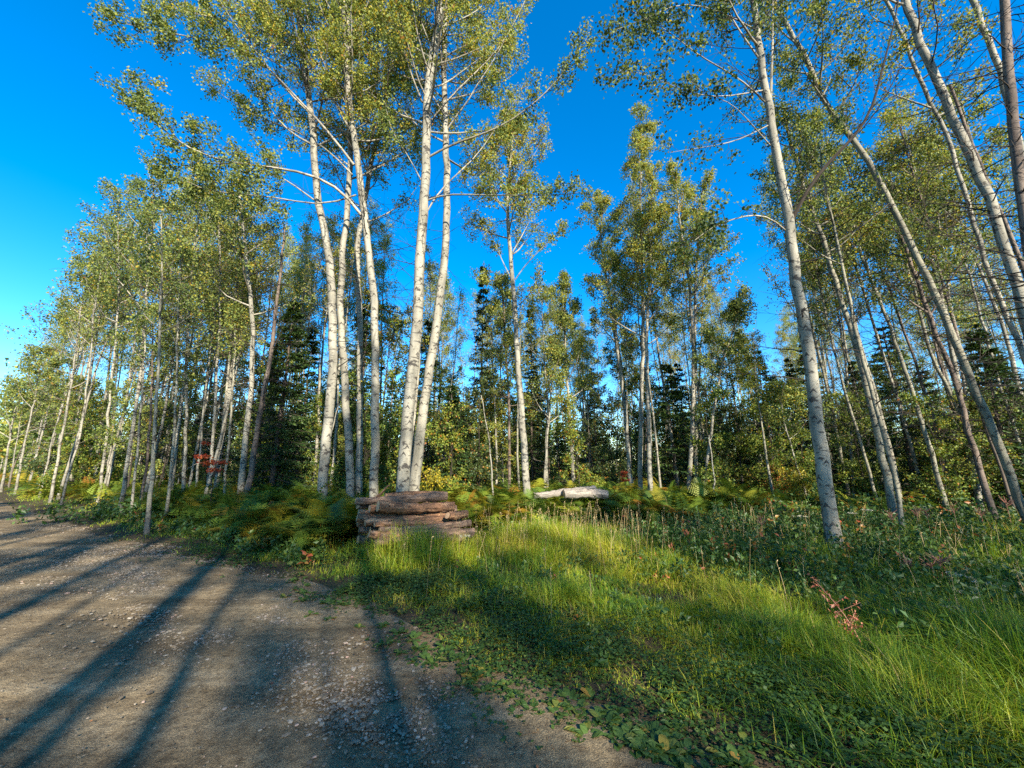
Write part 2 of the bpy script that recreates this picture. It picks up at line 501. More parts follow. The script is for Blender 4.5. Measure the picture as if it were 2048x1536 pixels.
class Tree:
    """collects trunk, branches, crown of one tree in local coordinates (base at origin)"""

    def __init__(s, trunk, r0, r1, sides=12, K=None, bark=0):
        K = K or max(14, int(np.linalg.norm(trunk[-1] - trunk[0]) * 2.2))
        s.P = smooth_path(trunk, K)
        t = np.linspace(0, 1, K)
        s.P[1:-1, :2] += R.normal(0, .012, (K - 2, 2))
        h = s.P[:, 2] - s.P[0, 2]
        s.rad = r0 + (r1 - r0) * t ** .9 + r0 * .35 * np.exp(-h / .25)
        s.tr = MB(); s.br = MB(); s.le = MB(); s.own = []
        s.LC = []; s.nleaf = 0
        tubes(s.tr, s.P, s.rad, sides, wob=.025)

    def at(s, t):
        p, d = lerp_path(s.P[None], np.atleast_1d(t)[None])
        return p[0], d[0], np.interp(np.atleast_1d(t), np.linspace(0, 1, len(s.rad)), s.rad)

    def limbs(s, P, r, nsub, sub_len, nl, sig, size, bare=.25, tw=True, tint=(.45, .17)):
        """foliated limbs; P (N,K,3), r base radius (N)"""
        N, K, _ = P.shape
        rr = r[:, None] * (np.linspace(1, .22, K)[None] ** 1.0)
        tubes(s.br, P, rr, 6, mat=0)
        L = np.linalg.norm(P[:, -1] - P[:, 0], axis=1)
        t = np.clip(bare + (1 - bare) * (np.arange(nsub)[None] + R.random((N, nsub))) / nsub, 0, 1)
        p, d = lerp_path(P, t)
        side = norm(np.cross(d, R.normal(size=d.shape)))
        ang = R.uniform(.5, 1.05, (N, nsub))
        sdv = norm(d * np.cos(ang)[..., None] + side * np.sin(ang)[..., None])
        sl = sub_len * (L[:, None] / L.mean()) * (1.15 - .6 * t) * R.uniform(.6, 1.2, (N, nsub))
        p = p.reshape(-1, 3); sdv = sdv.reshape(-1, 3); sl = sl.ravel()
        P2 = bend_path(p, sdv, sl, 4, .10, .14)
        r2 = np.repeat(r, nsub) * .40 * (1.1 - .5 * t.ravel())
        r2 = np.clip(r2, .004, .03)
        tubes(s.br, P2, r2[:, None] * np.array([1, .75, .5, .3]), 4, mat=1)
        # twigs
        nt_ = 5
        t2 = np.clip(.3 + .7 * (np.arange(nt_)[None] + R.random((len(P2), nt_))) / nt_, 0, 1)
        p3, d3 = lerp_path(P2, t2)
        s3 = norm(np.cross(d3, R.normal(size=d3.shape)))
        d3 = norm(d3 * .8 + s3 * .8)
        l3 = (np.clip(sl, .3, 2)[:, None] * .32 * R.uniform(.5, 1.3, t2.shape)).ravel()
        P3 = bend_path(p3.reshape(-1, 3), d3.reshape(-1, 3), l3, 3, .05, .15)
        if tw:
            tubes(s.br, P3, np.full((len(P3), 1), .0045) * np.array([1, .8, .5]), 3, mat=1)
        s.clumps(np.concatenate([P3[:, 2], P3[:, 1]]), nl, sig, size, tint)

    def clumps(s, C, nl, sig, size, tint):
        sig = sig * .78; size = size * .88; nl = nl * 1.12
        C = C[R.random(len(C)) < .85]
        if nl <= 0: return
        nl = nl * 1.25
        k = R.poisson(nl * np.clip(np.exp(R.normal(-.35, .85, len(C))), .05, 4.5))
        cc = np.repeat(C, k, 0) + R.normal(0, sig, (k.sum(), 3))
        ct = np.repeat(R.normal(0, .10, len(C)), k)
        tn = np.clip(tint[0] + ct + R.normal(0, tint[1], len(cc)), 0, 1)
        hot = R.random(len(cc)) < .025
        tn = np.where(hot, R.uniform(.85, 1, len(cc)), tn)
        leaves(s.le, cc, size * R.uniform(.7, 1.25, len(cc)), tn)
        s.nleaf += len(cc)

    def bare(s, t, az, el, L, r, twigs=5, mat=1, up=.0):
        """dead or leafless limbs"""
        p, d, rr = s.at(t)
        dv = np.stack([np.cos(az) * np.cos(el), np.sin(az) * np.cos(el), np.sin(el)], -1)
        P = bend_path(p, dv, L, 6, up, .12)
        tubes(s.br, P, r[:, None] * np.linspace(1, .25, 6)[None], 4, mat=mat)
        if twigs:
            t2 = np.clip(.2 + .8 * (np.arange(twigs)[None] + R.random((len(P), twigs))) / twigs, 0, 1)
            p3, d3 = lerp_path(P, t2)
            s3 = norm(np.cross(d3, R.normal(size=d3.shape)))
            P3 = bend_path(p3.reshape(-1, 3), norm(d3 * .9 + s3 * .8).reshape(-1, 3), (L[:, None] * .38 * R.uniform(.4, 1.1, t2.shape)).ravel(), 4, .0, .2)
            tubes(s.br, P3, np.repeat(np.clip(r * .45, .0045, .012), twigs)[:, None] * np.array([1, .8, .6, .35]), 3, mat=1)

    def build(s, root, bark, limb=None, twig=None, leaf=None, names=('trunk', 'branches', 'crown')):
        link(names[0], s.tr.mesh('trunk', bark), root)
        if s.br.n:
            tubes(s.br, s.P[:-1], s.rad[:-1] * .4, 4)      # the leader inside the bark that all limbs spring from
            link(names[1], s.br.mesh('branches', [limb or bark, twig or M_TWIG]), root)
        for m_ in s.own: link('branch', m_.mesh('branch', [limb or bark, twig or M_TWIG]), root)
        if s.le.n: link(names[2], s.le.mesh('crown', leaf or M_LEAF), root)
        return root


def crown_limbs(T, c0, n, L0, L1, el=(.45, 1.0), r=.03, nsub=7, sub=.9, nl=7, sig=.11, size=.075, tint=(.45, .17), K=7, up=.10, azr=None):
    """limbs from trunk fraction c0 to tip; length from L0 (low) to L1 (top)"""
    t = c0 + (1 - c0) * ((np.arange(n) + R.random(n)) / n) ** .9
    t = np.clip(t, 0, .995)
    p, d, rr = T.at(t)
    az = np.arange(n) * 2.4 + R.uniform(0, 1.2, n)
    if azr is not None: az = R.uniform(azr[0], azr[1], n)
    f = (t - c0) / (1 - c0)
    e = el[0] + (el[1] - el[0]) * f + R.normal(0, .12, n)
    dv = np.stack([np.cos(az) * np.cos(e), np.sin(az) * np.cos(e), np.sin(e)], -1)
    L = (L0 + (L1 - L0) * f) * R.uniform(.7, 1.15, n)
    P = bend_path(p, dv, L, K, up, .08)
    T.limbs(P, np.minimum(rr * .62, r * (1.1 - .6 * f)), nsub, sub, nl, sig, size, tint=tint)


HERO = []
ORD_ = ['fifth', 'fourth', 'third', 'seventh', 'sixth', 'second', 'eighth', 'first']   # left-to-right rank of the thin right-hand trunks by foot



def hero(pts, Y, w0, w1, label, top=None, bark='pale', crown=None, deadn=0, extra=None, group=None, name='aspen_tree', leaf=None, Ys=None, sides=12, ext=0.0, cat='tree', twig=None):
    """trunk through photograph pixels pts (bottom to top) standing at depth Y (metres)"""
    px = np.array([p[0] for p in pts], float); py = np.array([p[1] for p in pts], float)
    yy = np.full(len(pts), float(Y)) if Ys is None else np.asarray(Ys, float)
    W = onY(px, py, yy)
    # down to the ground
    d = W[0] - W[min(2, len(W) - 1)]
    d = d / abs(d[2]); d[:2] *= .6; d[1] = 0
    base = W[0] + d * (W[0][2] + .12)
    base[2] = -.08
    pts3 = [base] + list(W)
    if ext > 0:                                     # stem goes on above the frame
        u = norm(W[-1] - W[max(0, len(W) - 4)]); pts3.append(W[-1] + u * ext)
    pts3 = np.array(pts3)
    _, _, dp = project(W)
    tx = (px - 1024) / FPX
    k0 = dp[0] / FPX / math.sqrt(1 + tx[0] ** 2); k1 = dp[-1] / FPX / math.sqrt(1 + tx[-1] ** 2)
    r0 = w0 / 2 * k0; r1 = max(w1 / 2 * k1, .006)
    if ext > 0: r1 = max(r1 - (r0 - r1) * ext / max(W[-1][2], 1) * 1.3, .012)
    root = link(name, None, None, base)
    T = Tree(pts3 - base, r0, r1, sides)
    T.base = base
    H = T.P[-1, 2]
    if crown: crown(T)
    if deadn:
        tt = R.uniform(.18, .75, deadn)
        if crown is None and deadn <= 8:
            for q in tt:
                keep_ = T.br; T.br = MB(); T.own.append(T.br)
                T.bare(np.array([q]), R.uniform(0, 6.28, 1), R.normal(.25, .3, 1), R.uniform(.3, .9, 1), R.uniform(.004, .008, 1), 4); T.br = keep_
        else:
            deadn = int(deadn * 1.9); tt = R.uniform(.18, .8, deadn)
            T.bare(tt, R.uniform(0, 6.28, deadn), R.normal(.25, .3, deadn), R.uniform(.5, 1.9, deadn) * (H / 14), R.uniform(.007, .015, deadn), 7)
    if extra: extra(T, Y)
    mt = {'pale': M_BARK, 'grey': M_BARK_G, 'brown': M_BARK_D}[bark]
    T.build(root, mt, {'pale': M_LIMB, 'grey': M_BARK_G, 'brown': M_BARK_D}[bark], twig or M_TWIG, leaf)
    tag(root, label, cat, group)
    HERO.append((px.mean(), Y))
    return root


def pixlimb(T, Y, pts, r, dY=0.0, nsub=12, sub=.7, nl=9, sig=.11, size=.075, bare=.3, tint=(.42, .17), leafy=True, mat=0, K=10):
    """a limb whose course follows photograph pixels, leaving the stem's depth by dY over its length"""
    px = np.array([p[0] for p in pts], float); py = np.array([p[1] for p in pts], float)
    yy = Y + np.linspace(0, dY, len(pts))
    P = onY(px, py, yy) - T.base
    P = smooth_path(P, K)[None]; r *= .7
    keep_ = T.br; T.br = MB(); T.own.append(T.br)
    if leafy: T.limbs(P, np.array([r]), nsub, sub, nl, sig, size, bare=bare, tint=tint)
    else:
        tubes(T.br, P, r * np.linspace(1, .22, K)[None], 6, mat=mat)
        t2 = R.uniform(.15, 1, (1, nsub)); p3, d3 = lerp_path(P, t2)
        s3 = norm(np.cross(d3, R.normal(size=d3.shape)))
        P3 = bend_path(p3.reshape(-1, 3), norm(d3 * .9 + s3 * .8).reshape(-1, 3), sub * R.uniform(.4, 1.2, nsub), 5, 0, .2)
        tubes(T.br, P3, np.full((nsub, 1), .007) * np.array([1, .8, .6, .45, .3]), 3, mat=1)
    T.br = keep_


def C(c0, n, L0, L1, **k):
    return lambda T: crown_limbs(T, c0, n, L0, L1, **k)


# ------------------------------------------------------------------ trees of the middle clump
GC = 'tall poplars behind the log pile'
TA = (.60, .17)


def exA(T, Y):
    pixlimb(T, Y, [(628, 400), (560, 350), (500, 335), (427, 325)], .035, -.3, nsub=12, sub=.8)
    pixlimb(T, Y, [(612, 160), (540, 120), (450, 60), (380, 10)], .03, -.6, nsub=12, sub=.8, tint=TA)


hero([(645, 975), (655, 842), (667, 739), (665, 568), (656, 500), (651, 470), (634, 400), (627, 273), (610, 137), (598, 40)], 10.2, 22, 12,
     'leftmost thick pale poplar of the clump, just left of the log pile', crown=C(.55, 30, 3.6, 2.8, nsub=9, sub=1.05, nl=10, tint=TA), deadn=14, extra=exA, ext=3.5, group=GC, name='poplar_tree')


def exD(T, Y):
    pixlimb(T, Y, [(722, 430), (697, 386), (640, 352), (581, 338), (500, 330), (427, 322), (360, 290), (300, 240), (255, 178)], .06, -1.6, nsub=34, sub=1.15, nl=14, bare=.35, K=14, tint=(.46, .18))
    pixlimb(T, Y, [(708, 330), (677, 290), (640, 240), (581, 185), (506, 99), (427, 82), (360, 70), (297, 58), (215, 40)], .055, -1.4, nsub=34, sub=1.15, nl=14, bare=.35, K=14, tint=(.48, .18))
    pixlimb(T, Y, [(700, 260), (640, 150), (560, 50), (480, -30)], .05, -1.0, nsub=20, sub=1.1, nl=12, tint=TA)
    pixlimb(T, Y, [(690, 180), (600, 90), (480, 40), (380, 30), (290, 0)], .045, -.8, nsub=26, sub=1.1, nl=13, tint=TA)
    pixlimb(T, Y, [(705, 350), (640, 280), (560, 250), (480, 220), (420, 170)], .04, .6, nsub=24, sub=1.0, nl=10, tint=TA)
    pixlimb(T, Y, [(712, 390), (640, 420), (560, 390), (470, 390), (380, 380), (320, 330)], .035, -1.0, nsub=26, sub=.9, nl=12, tint=(.48, .18))
    pixlimb(T, Y, [(735, 300), (760, 230), (785, 130), (765, 60), (760, 0)], .028, -.8, leafy=False, nsub=9, sub=.8, mat=1)
    pixlimb(T, Y, [(728, 430), (760, 480), (800, 430), (830, 400)], .02, -.8, leafy=False, nsub=7, sub=.6, mat=1)


hero([(750, 978), (750, 808), (749, 637), (742, 520), (737, 490), (726, 410), (716, 324), (702, 240), (692, 120), (689, 20)], 10.0, 19, 11,
     'straight pale poplar by the log pile with long leafy boughs reaching far left', crown=C(.55, 30, 3.6, 2.8, nsub=9, sub=1.05, nl=10, tint=TA), deadn=14, extra=exD, ext=3.5, group=GC, name='poplar_tree')
hero([(703, 988), (697, 859), (687, 722), (679, 620), (684, 540), (687, 500), (697, 400), (702, 307), (700, 200), (696, 80)], 10.6, 18, 9,
     'slender pale poplar crossing its left neighbour in the clump by the log pile', crown=C(.55, 20, 2.8, 1.8, nsub=8, sub=.95, nl=9, tint=TA), deadn=9, ext=2.5, group=GC, name='poplar_tree')
hero([(718, 968), (720, 808), (721, 671), (716, 560), (712, 500), (728, 420), (740, 330), (770, 220), (790, 100)], 12.0, 15, 7,
     'thinner pale poplar standing behind the straight one left of the log pile', crown=C(.5, 24, 2.8, 1.8, nsub=8, sub=.95, nl=9, tint=TA), deadn=12, ext=2, group=GC, name='poplar_tree')


def exE(T, Y):
    pixlimb(T, Y, [(856, 315), (890, 290), (942, 277), (1010, 254), (1050, 222), (1085, 195), (1130, 145), (1178, 70)], .045, -.8, nsub=18, sub=.75, nl=9, bare=.3, K=12, tint=(.42, .18))
    pixlimb(T, Y, [(856, 400), (885, 385), (918, 390), (980, 390), (1044, 391), (1110, 392), (1160, 385)], .035, -.6, nsub=18, sub=.75, nl=8, bare=.35, K=12, tint=(.48, .18))
    pixlimb(T, Y, [(863, 240), (900, 190), (942, 154), (993, 109), (1037, 31), (1060, -20)], .04, .4, nsub=16, sub=.9, nl=10, tint=TA)
    pixlimb(T, Y, [(850, 430), (880, 370), (930, 340), (965, 300), (1000, 240), (1040, 190)], .035, .6, nsub=14, sub=.8, nl=9, tint=TA)
    pixlimb(T, Y, [(876, 60), (920, 40), (960, 20), (990, -20)], .035, .3, nsub=10, sub=.9, nl=8, tint=TA)
    pixlimb(T, Y, [(845, 205), (815, 130), (800, 60), (790, -10)], .035, -.2, nsub=12, sub=.9, nl=9, tint=(.58, .16))
    pixlimb(T, Y, [(842, 360), (810, 300), (780, 260), (770, 200)], .025, -.6, nsub=9, sub=.7, nl=6)
    pixlimb(T, Y, [(838, 560), (822, 640), (818, 600), (780, 590)], .02, -.8, leafy=False, nsub=6, sub=.5, mat=1)


hero([(805, 985), (815, 842), (825, 739), (836, 637), (839, 520), (843, 480), (851, 376), (853, 240), (855, 170), (873, 68), (883, 0)], 9.4, 27, 14,
     'stoutest poplar of the clump, behind the log pile, bark darkly scarred halfway up', crown=C(.54, 34, 3.6, 2.8, nsub=9, sub=1.05, nl=10, tint=TA), deadn=14, extra=exE, ext=4, group=GC, name='poplar_tree', sides=16)
hero([(829, 978), (843, 842), (860, 740), (873, 654), (885, 551), (890, 500), (894, 444), (894, 342), (890, 240), (888, 100), (892, 0)], 10.0, 23, 9,
     'white poplar leaning right beside the stoutest one behind the log pile', crown=C(.53, 28, 3.3, 2.4, nsub=9, sub=1.0, nl=10, tint=TA), deadn=12, ext=3, group=GC, name='poplar_tree', sides=14)
hero([(819, 975), (833, 780), (842, 640), (838, 590)], 10.3, 9, 5, 'thin bare broken stem between the two thickest poplars behind the log pile', bark='pale', deadn=4, name='dead_tree', cat='dead tree')
hero([(655, 900), (672, 830), (683, 790)], 11.4, 4, 2, 'thin leaning white sapling stem between the two left poplars of the clump', deadn=3, name='birch_sapling', cat='sapling')


def exG(T, Y):
    for p in ([(1024, 560), (1003, 520), (985, 470), (950, 440)], [(1030, 560), (1050, 530), (1080, 500), (1110, 470), (1145, 450)], [(1022, 510), (1045, 470), (1070, 420), (1100, 400)],
              [(1038, 610), (1050, 600), (1080, 560), (1075, 600)], [(1019, 430), (990, 400), (975, 360), (960, 330)], [(1018, 400), (1040, 350), (1075, 300), (1090, 270)], [(1022, 540), (985, 565), (960, 555)]):
        pixlimb(T, Y, p, .03, R.uniform(-1, 1), nsub=8, sub=.7, nl=9, bare=.3, tint=(.52, .15))


hero([(1053, 985), (1044, 842), (1037, 740), (1029, 602), (1020, 500), (1015, 430), (1015, 390), (1022, 320), (1026, 255)], 12.6, 16, 4,
     'lone white poplar right of the log pile, forking into pale limbs', crown=C(.62, 18, 2.4, .9, nsub=7, sub=.8, nl=9, tint=TA), deadn=6, extra=exG, name='poplar_tree')

# ------------------------------------------------------------------ trees left of the middle
GL = 'pale trunks along the left forest edge'
hero([(482, 975), (496, 842), (506, 740), (504, 602), (492, 520), (484, 444), (478, 383)], 11.5, 16, 5,
     'left pale poplar of the leaning pair, dark towards its bare top', crown=C(.55, 12, 2.0, .9, nl=3, sub=.7), deadn=24, group=GL, name='poplar_tree', twig=M_TWIG)
hero([(497, 975), (520, 825), (540, 722), (550, 637), (559, 551), (566, 500), (569, 455)], 11.2, 15, 4,
     'reddish brown dead tree leaning right, crossing in front of the big spruce', bark='brown', deadn=34, group=GL, name='dead_tree', cat='dead tree')
hero([(302, 985), (311, 859), (316, 740), (321, 637), (323, 534), (325, 480), (322, 430)], 9.6, 11, 3,
     'dark grey slender tree standing foremost at the left forest edge among ferns', bark='grey', crown=C(.55, 12, 1.8, .8, nl=3, sub=.6, size=.07), deadn=16, group=GL)
hero([(250, 968), (270, 825), (284, 740), (290, 620), (296, 534), (304, 461), (309, 393), (305, 360)], 13, 11, 3,
     'tall pale aspen left of the dark foremost trunk, with a sparse sunlit top', crown=C(.52, 18, 2.4, .9, nl=3.5, sub=.8, size=.08), deadn=8, group=GL)
hero([(270, 971), (280, 825), (290, 720), (292, 640)], 12.4, 7, 3, 'thin pale aspen close against the tall one left of the dark foremost trunk', crown=C(.6, 10, 1.6, .8, nl=3, sub=.6), deadn=6, group=GL)
hero([(287, 971), (301, 842), (306, 740), (305, 640)], 13, 8, 3, 'brownish thin trunk between the tall pale aspen and the dark foremost trunk', bark='brown', crown=C(.65, 8, 1.4, .7, nl=3, sub=.6), deadn=12, group=GL)
hero([(338, 978), (352, 825), (354, 705), (357, 620), (360, 520)], 11.5, 8, 3, 'grey aspen just right of the dark foremost trunk', bark='grey', crown=C(.6, 12, 1.8, .8, nl=3, sub=.7), deadn=8, group=GL)
hero([(366, 975), (374, 808), (371, 722), (379, 620), (386, 534), (395, 450), (402, 390)], 13.5, 9, 3, 'tall speckled aspen midway between the dark foremost trunk and the red maple', crown=C(.5, 18, 2.2, .9, nl=3.5, sub=.8, size=.08), deadn=8, group=GL)
hero([(419, 975), (429, 842), (432, 740), (441, 654), (440, 560), (441, 500), (436, 420)], 12.5, 8, 3, 'slender aspen standing right behind the red-leaved maple sapling', crown=C(.55, 14, 2.0, .9, nl=3.5, sub=.7), deadn=7, group=GL)
hero([(437, 944), (448, 859), (461, 773), (472, 671), (477, 568), (470, 480), (468, 400)], 13, 12, 3, 'bright pale aspen leaning right between the red maple and the leaning pair', crown=C(.5, 16, 2.2, .9, nl=3.5, sub=.8), deadn=7, group=GL)
hero([(451, 975), (460, 842), (468, 740), (470, 650)], 12, 7, 3, 'dark thin trunk immediately left of the leaning pair', bark='grey', crown=C(.65, 8, 1.5, .7, nl=4), deadn=9, group=GL)
hero([(392, 905), (405, 842), (420, 767), (429, 722), (440, 650)], 14, 7, 3, 'short slanting pale trunk above and left of the red maple sapling', crown=C(.6, 8, 1.5, .7, nl=3), deadn=4, group=GL)
hero([(108, 967), (126, 859), (142, 773), (152, 710), (158, 640), (175, 560)], 17, 8, 2.5, 'pale aspen forking low near the left road bend, leaning right', crown=C(.45, 18, 2.6, 1.0, nl=3, sub=.9, size=.09), deadn=6, group=GL)
hero([(132, 965), (160, 876), (181, 722), (185, 640), (205, 530), (215, 460)], 16, 6, 2.5, 'thin pale aspen slanting right beside the low-forked one by the road bend', crown=C(.5, 18, 2.4, 1.0, nl=3.5, sub=.9, size=.09), deadn=6, group=GL)
hero([(202, 965), (212, 876), (226, 740), (232, 671), (238, 560), (236, 450), (240, 380)], 16, 8, 2.5, 'tall straight aspen in the middle of the left stand with an open crown', crown=C(.5, 20, 2.6, .9, nl=3.5, sub=.9, size=.09), deadn=6, group=GL)
hero([(36, 961), (51, 876), (72, 790), (80, 720)], 22, 7, 2, 'thin white aspen near the left edge of the view, leaning right', crown=C(.45, 16, 2.6, 1.0, nl=3.5, sub=1, size=.11), deadn=4, group=GL)
hero([(8, 955), (22, 860), (38, 790)], 24, 7, 3, 'white leaning trunk farthest left at the bend of the road', crown=C(.5, 14, 2.6, 1.0, nl=3.5, sub=1, size=.11), deadn=4, group=GL)

# ------------------------------------------------------------------ trees on the right
GR = 'leaning trunks on the right side'


def exR1(T, Y):
    dk = dict(leafy=False, mat=1)
    pixlimb(T, Y, [(1584, 441), (1600, 405), (1620, 370), (1649, 331), (1685, 298), (1717, 267), (1742, 230), (1755, 191), (1758, 154), (1775, 100), (1789, 51), (1800, -20)], .06, -1.4, nsub=16, sub=.8, K=16, **dk)
    pixlimb(T, Y, [(1717, 267), (1750, 230), (1775, 190), (1800, 130), (1850, 80), (1890, 40)], .018, -1.2, nsub=10, sub=.6, K=10, **dk)
    pixlimb(T, Y, [(1531, 205), (1510, 182), (1470, 150), (1430, 130), (1390, 108), (1348, 68), (1300, 40), (1260, 20)], .03, -.8, nsub=14, sub=.7, nl=7, bare=.45, K=12, tint=(.2, .14))
    pixlimb(T, Y, [(1570, 460), (1545, 432), (1505, 427), (1460, 440), (1420, 455), (1390, 480)], .028, -.9, nsub=14, sub=.75, nl=4, bare=.5, K=10, tint=(.2, .14))
    pixlimb(T, Y, [(1540, 290), (1500, 245), (1460, 200), (1400, 190), (1380, 160)], .02, -.8, nsub=10, sub=.7, nl=5, bare=.5, tint=(.22, .14))
    pixlimb(T, Y, [(1538, 250), (1480, 280), (1430, 292), (1380, 298), (1340, 305)], .02, -.6, nsub=10, sub=.6, nl=2, bare=.4, tint=(.2, .14))
    pixlimb(T, Y, [(1541, 215), (1543, 150), (1546, 80), (1545, 0), (1548, -80)], .045, -.3, nsub=12, sub=.9, nl=5, tint=(.3, .16), K=12)
    pixlimb(T, Y, [(1520, 120), (1470, 50), (1440, -10), (1420, -80)], .03, -.5, nsub=14, sub=.9, nl=8, bare=.3, tint=(.24, .15))
    pixlimb(T, Y, [(1512, 60), (1440, 20), (1360, 0), (1290, 40), (1230, 60)], .025, -.9, nsub=16, sub=.8, nl=9, bare=.35, tint=(.2, .15))
    pixlimb(T, Y, [(1530, 180), (1420, 200), (1330, 170), (1270, 130), (1225, 150)], .022, -.9, nsub=14, sub=.7, nl=6, bare=.45, tint=(.2, .15))
    pixlimb(T, Y, [(1615, 700), (1700, 620), (1800, 660), (1880, 680), (1960, 730)], .016, -1.0, nsub=5, sub=.5, K=10, **dk)


hero([(1673, 1110), (1662, 1040), (1649, 978), (1635, 842), (1621, 722), (1603, 620), (1584, 520), (1584, 470), (1570, 400), (1553, 308), (1539, 222), (1522, 137), (1512, 51), (1507, 0)], 7.2, 36, 14,
     'nearest thick pale poplar in the grass on the right, with a dark curved bough', crown=C(.6, 16, 2.0, 1.6, nl=6, sub=.9, tint=(.28, .16), size=.07), deadn=18, extra=exR1, ext=4.5, group=GR, name='poplar_tree', sides=18)
hero([(1809, 1083), (1799, 996), (1772, 876), (1748, 808), (1731, 732), (1707, 637), (1690, 551), (1676, 500), (1666, 444), (1645, 342), (1635, 280)], 8.5, 13, 4,
     'very slender grey tree leaning left in the grass right of the nearest poplar', bark='grey', crown=C(.6, 12, 1.7, .9, nl=4, sub=.7, size=.065), deadn=22, group=GR)
hero([(1779, 989), (1751, 842), (1724, 739), (1700, 647), (1676, 585), (1652, 500), (1649, 480), (1625, 427), (1601, 342), (1580, 290), (1567, 222)], 10.6, 20, 6,
     'pale poplar crossing behind the very slender grey tree', bark='grey', crown=C(.6, 16, 2.0, 1.0, nl=7, sub=.8, tint=(.48, .18)), deadn=18, group=GR, name='poplar_tree')
hero([(1881, 972), (1854, 876), (1826, 790), (1803, 722), (1779, 643), (1744, 568), (1720, 500), (1700, 430)], 11.5, 14, 5,
     'grey trunk leaning left, first to the right of the crossing pair', bark='grey', crown=C(.65, 12, 1.9, .9, nl=6, sub=.8, tint=(.46, .18)), deadn=18, group=GR)
hero([(2042, 1002), (1997, 893), (1956, 790), (1922, 712), (1891, 637), (1861, 568), (1826, 500), (1789, 420), (1758, 359), (1731, 308), (1700, 267), (1669, 232), (1638, 188), (1615, 120), (1580, 61), (1546, 7)], 8.6, 24, 9,
     'long smooth pale poplar bending far left, its base at the right edge', bark='grey', crown=C(.62, 20, 1.9, 1.3, nl=7, sub=.8, tint=(.42, .18), size=.07), deadn=18, ext=1.5, group=GR, name='poplar_tree')
hero([(1984, 1012), (1950, 910), (1926, 808), (1898, 722), (1867, 671), (1847, 585), (1826, 534), (1800, 470)], 9.8, 18, 8,
     'dark brown trunk with ragged pale base, just left of the right edge', bark='brown', crown=C(.66, 10, 1.7, .9, nl=5, tint=(.3, .17)), deadn=24, group=GR, name='poplar_tree')
hero([(1944, 950), (1926, 842), (1890, 760), (1857, 705), (1837, 602), (1806, 517), (1790, 420), (1775, 330)], 12, 12, 5,
     'light grey poplar between the first leaning trunk and the dark brown one', bark='grey', crown=C(.6, 14, 2.0, 1.0, nl=7, tint=(.4, .18)), deadn=14, group=GR, name='poplar_tree')
hero([(2110, 860), (2075, 720), (2047, 610), (2020, 530), (1997, 461), (1980, 393), (1956, 342), (1929, 290), (1902, 222), (1874, 164), (1847, 96), (1820, 27), (1808, -10)], 6.6, 34, 17,
     'big white poplar with black branch scars leaning into the upper right corner', crown=C(.72, 10, 1.7, 1.3, nl=5, tint=(.48, .18), size=.07), deadn=16, ext=3.0, group=GR, name='poplar_tree', sides=18)
hero([(2090, 830), (2048, 712), (2018, 637), (1980, 560), (1956, 478), (1908, 307), (1881, 239), (1850, 188), (1823, 120), (1800, 60)], 8.0, 17, 8,
     'second white poplar close along the left of the big one, upper right', crown=C(.68, 10, 1.7, 1.1, nl=5, tint=(.48, .18), size=.07), deadn=18, ext=1.5, group=GR, name='poplar_tree')
hero([(2140, 760), (2080, 600), (2014, 461), (1980, 376), (1950, 301), (1912, 212), (1900, 170)], 7.2, 18, 7,
     'broken-topped brown dead trunk just right of the big white poplar', bark='brown', deadn=22, group=GR, name='dead_tree', cat='dead tree')
hero([(2090, 700), (2062, 520), (2045, 410), (2031, 308), (2020, 205), (2014, 100), (2008, 0)], 5.6, 34, 22,
     'dark rough-barked trunk cutting the upper right edge, full of dead twigs', bark='brown', deadn=46, ext=3, group=GR, name='dark_tree', sides=16)
hero([(2120, 620), (2070, 420), (2030, 260), (1992, 120), (1963, 51), (1946, 0)], 7.4, 22, 14,
     'white trunk partly hidden behind the dark rough one in the upper right corner', crown=C(.75, 8, 1.6, 1.2, nl=5, tint=(.48, .18)), deadn=10, ext=3, group=GR, name='poplar_tree')
hero([(1958, 975), (1930, 880), (1900, 800), (1880, 730), (1860, 640), (1850, 560)], 13.5, 10, 4, 'thin shaded trunk behind the dark brown one near the right edge', bark='brown', crown=C(.6, 10, 1.8, .9, nl=6, tint=(.48, .18)), deadn=14, group=GR)

for k_, (bx, by, tx_, ty_, Y_, w_, bk) in enumerate([(1905, 985, 1700, 330, 12.5, 9, 'brown'), (1840, 985, 1640, 250, 13.5, 9, 'pale'), (1745, 990, 1610, 430, 13, 8, 'grey'), (2010, 960, 1790, 250, 11, 11, 'brown'),
                                                 (2060, 930, 1850, 300, 11.5, 10, 'pale'), (1715, 992, 1660, 520, 15, 7, 'pale'), (2100, 900, 1930, 200, 9.5, 12, 'grey'), (1690, 985, 1560, 330, 14.5, 8, 'grey')]):
    hero([(bx + (tx_ - bx) * f + 8 * math.sin(f * 5 + k_), by + (ty_ - by) * f) for f in (0, .2, .4, .6, .8, 1)], Y_, w_, 3.5,
         '%s leaning trunk filling the right side, %s from the left among the thin ones' % ({'brown': 'dark brown', 'pale': 'pale', 'grey': 'grey'}[bk], ORD_[k_]), bark=bk, crown=C(.58, 14, 1.9, .9, nl=6, sub=.8, tint=(.5, .18)), deadn=18, group=GR)

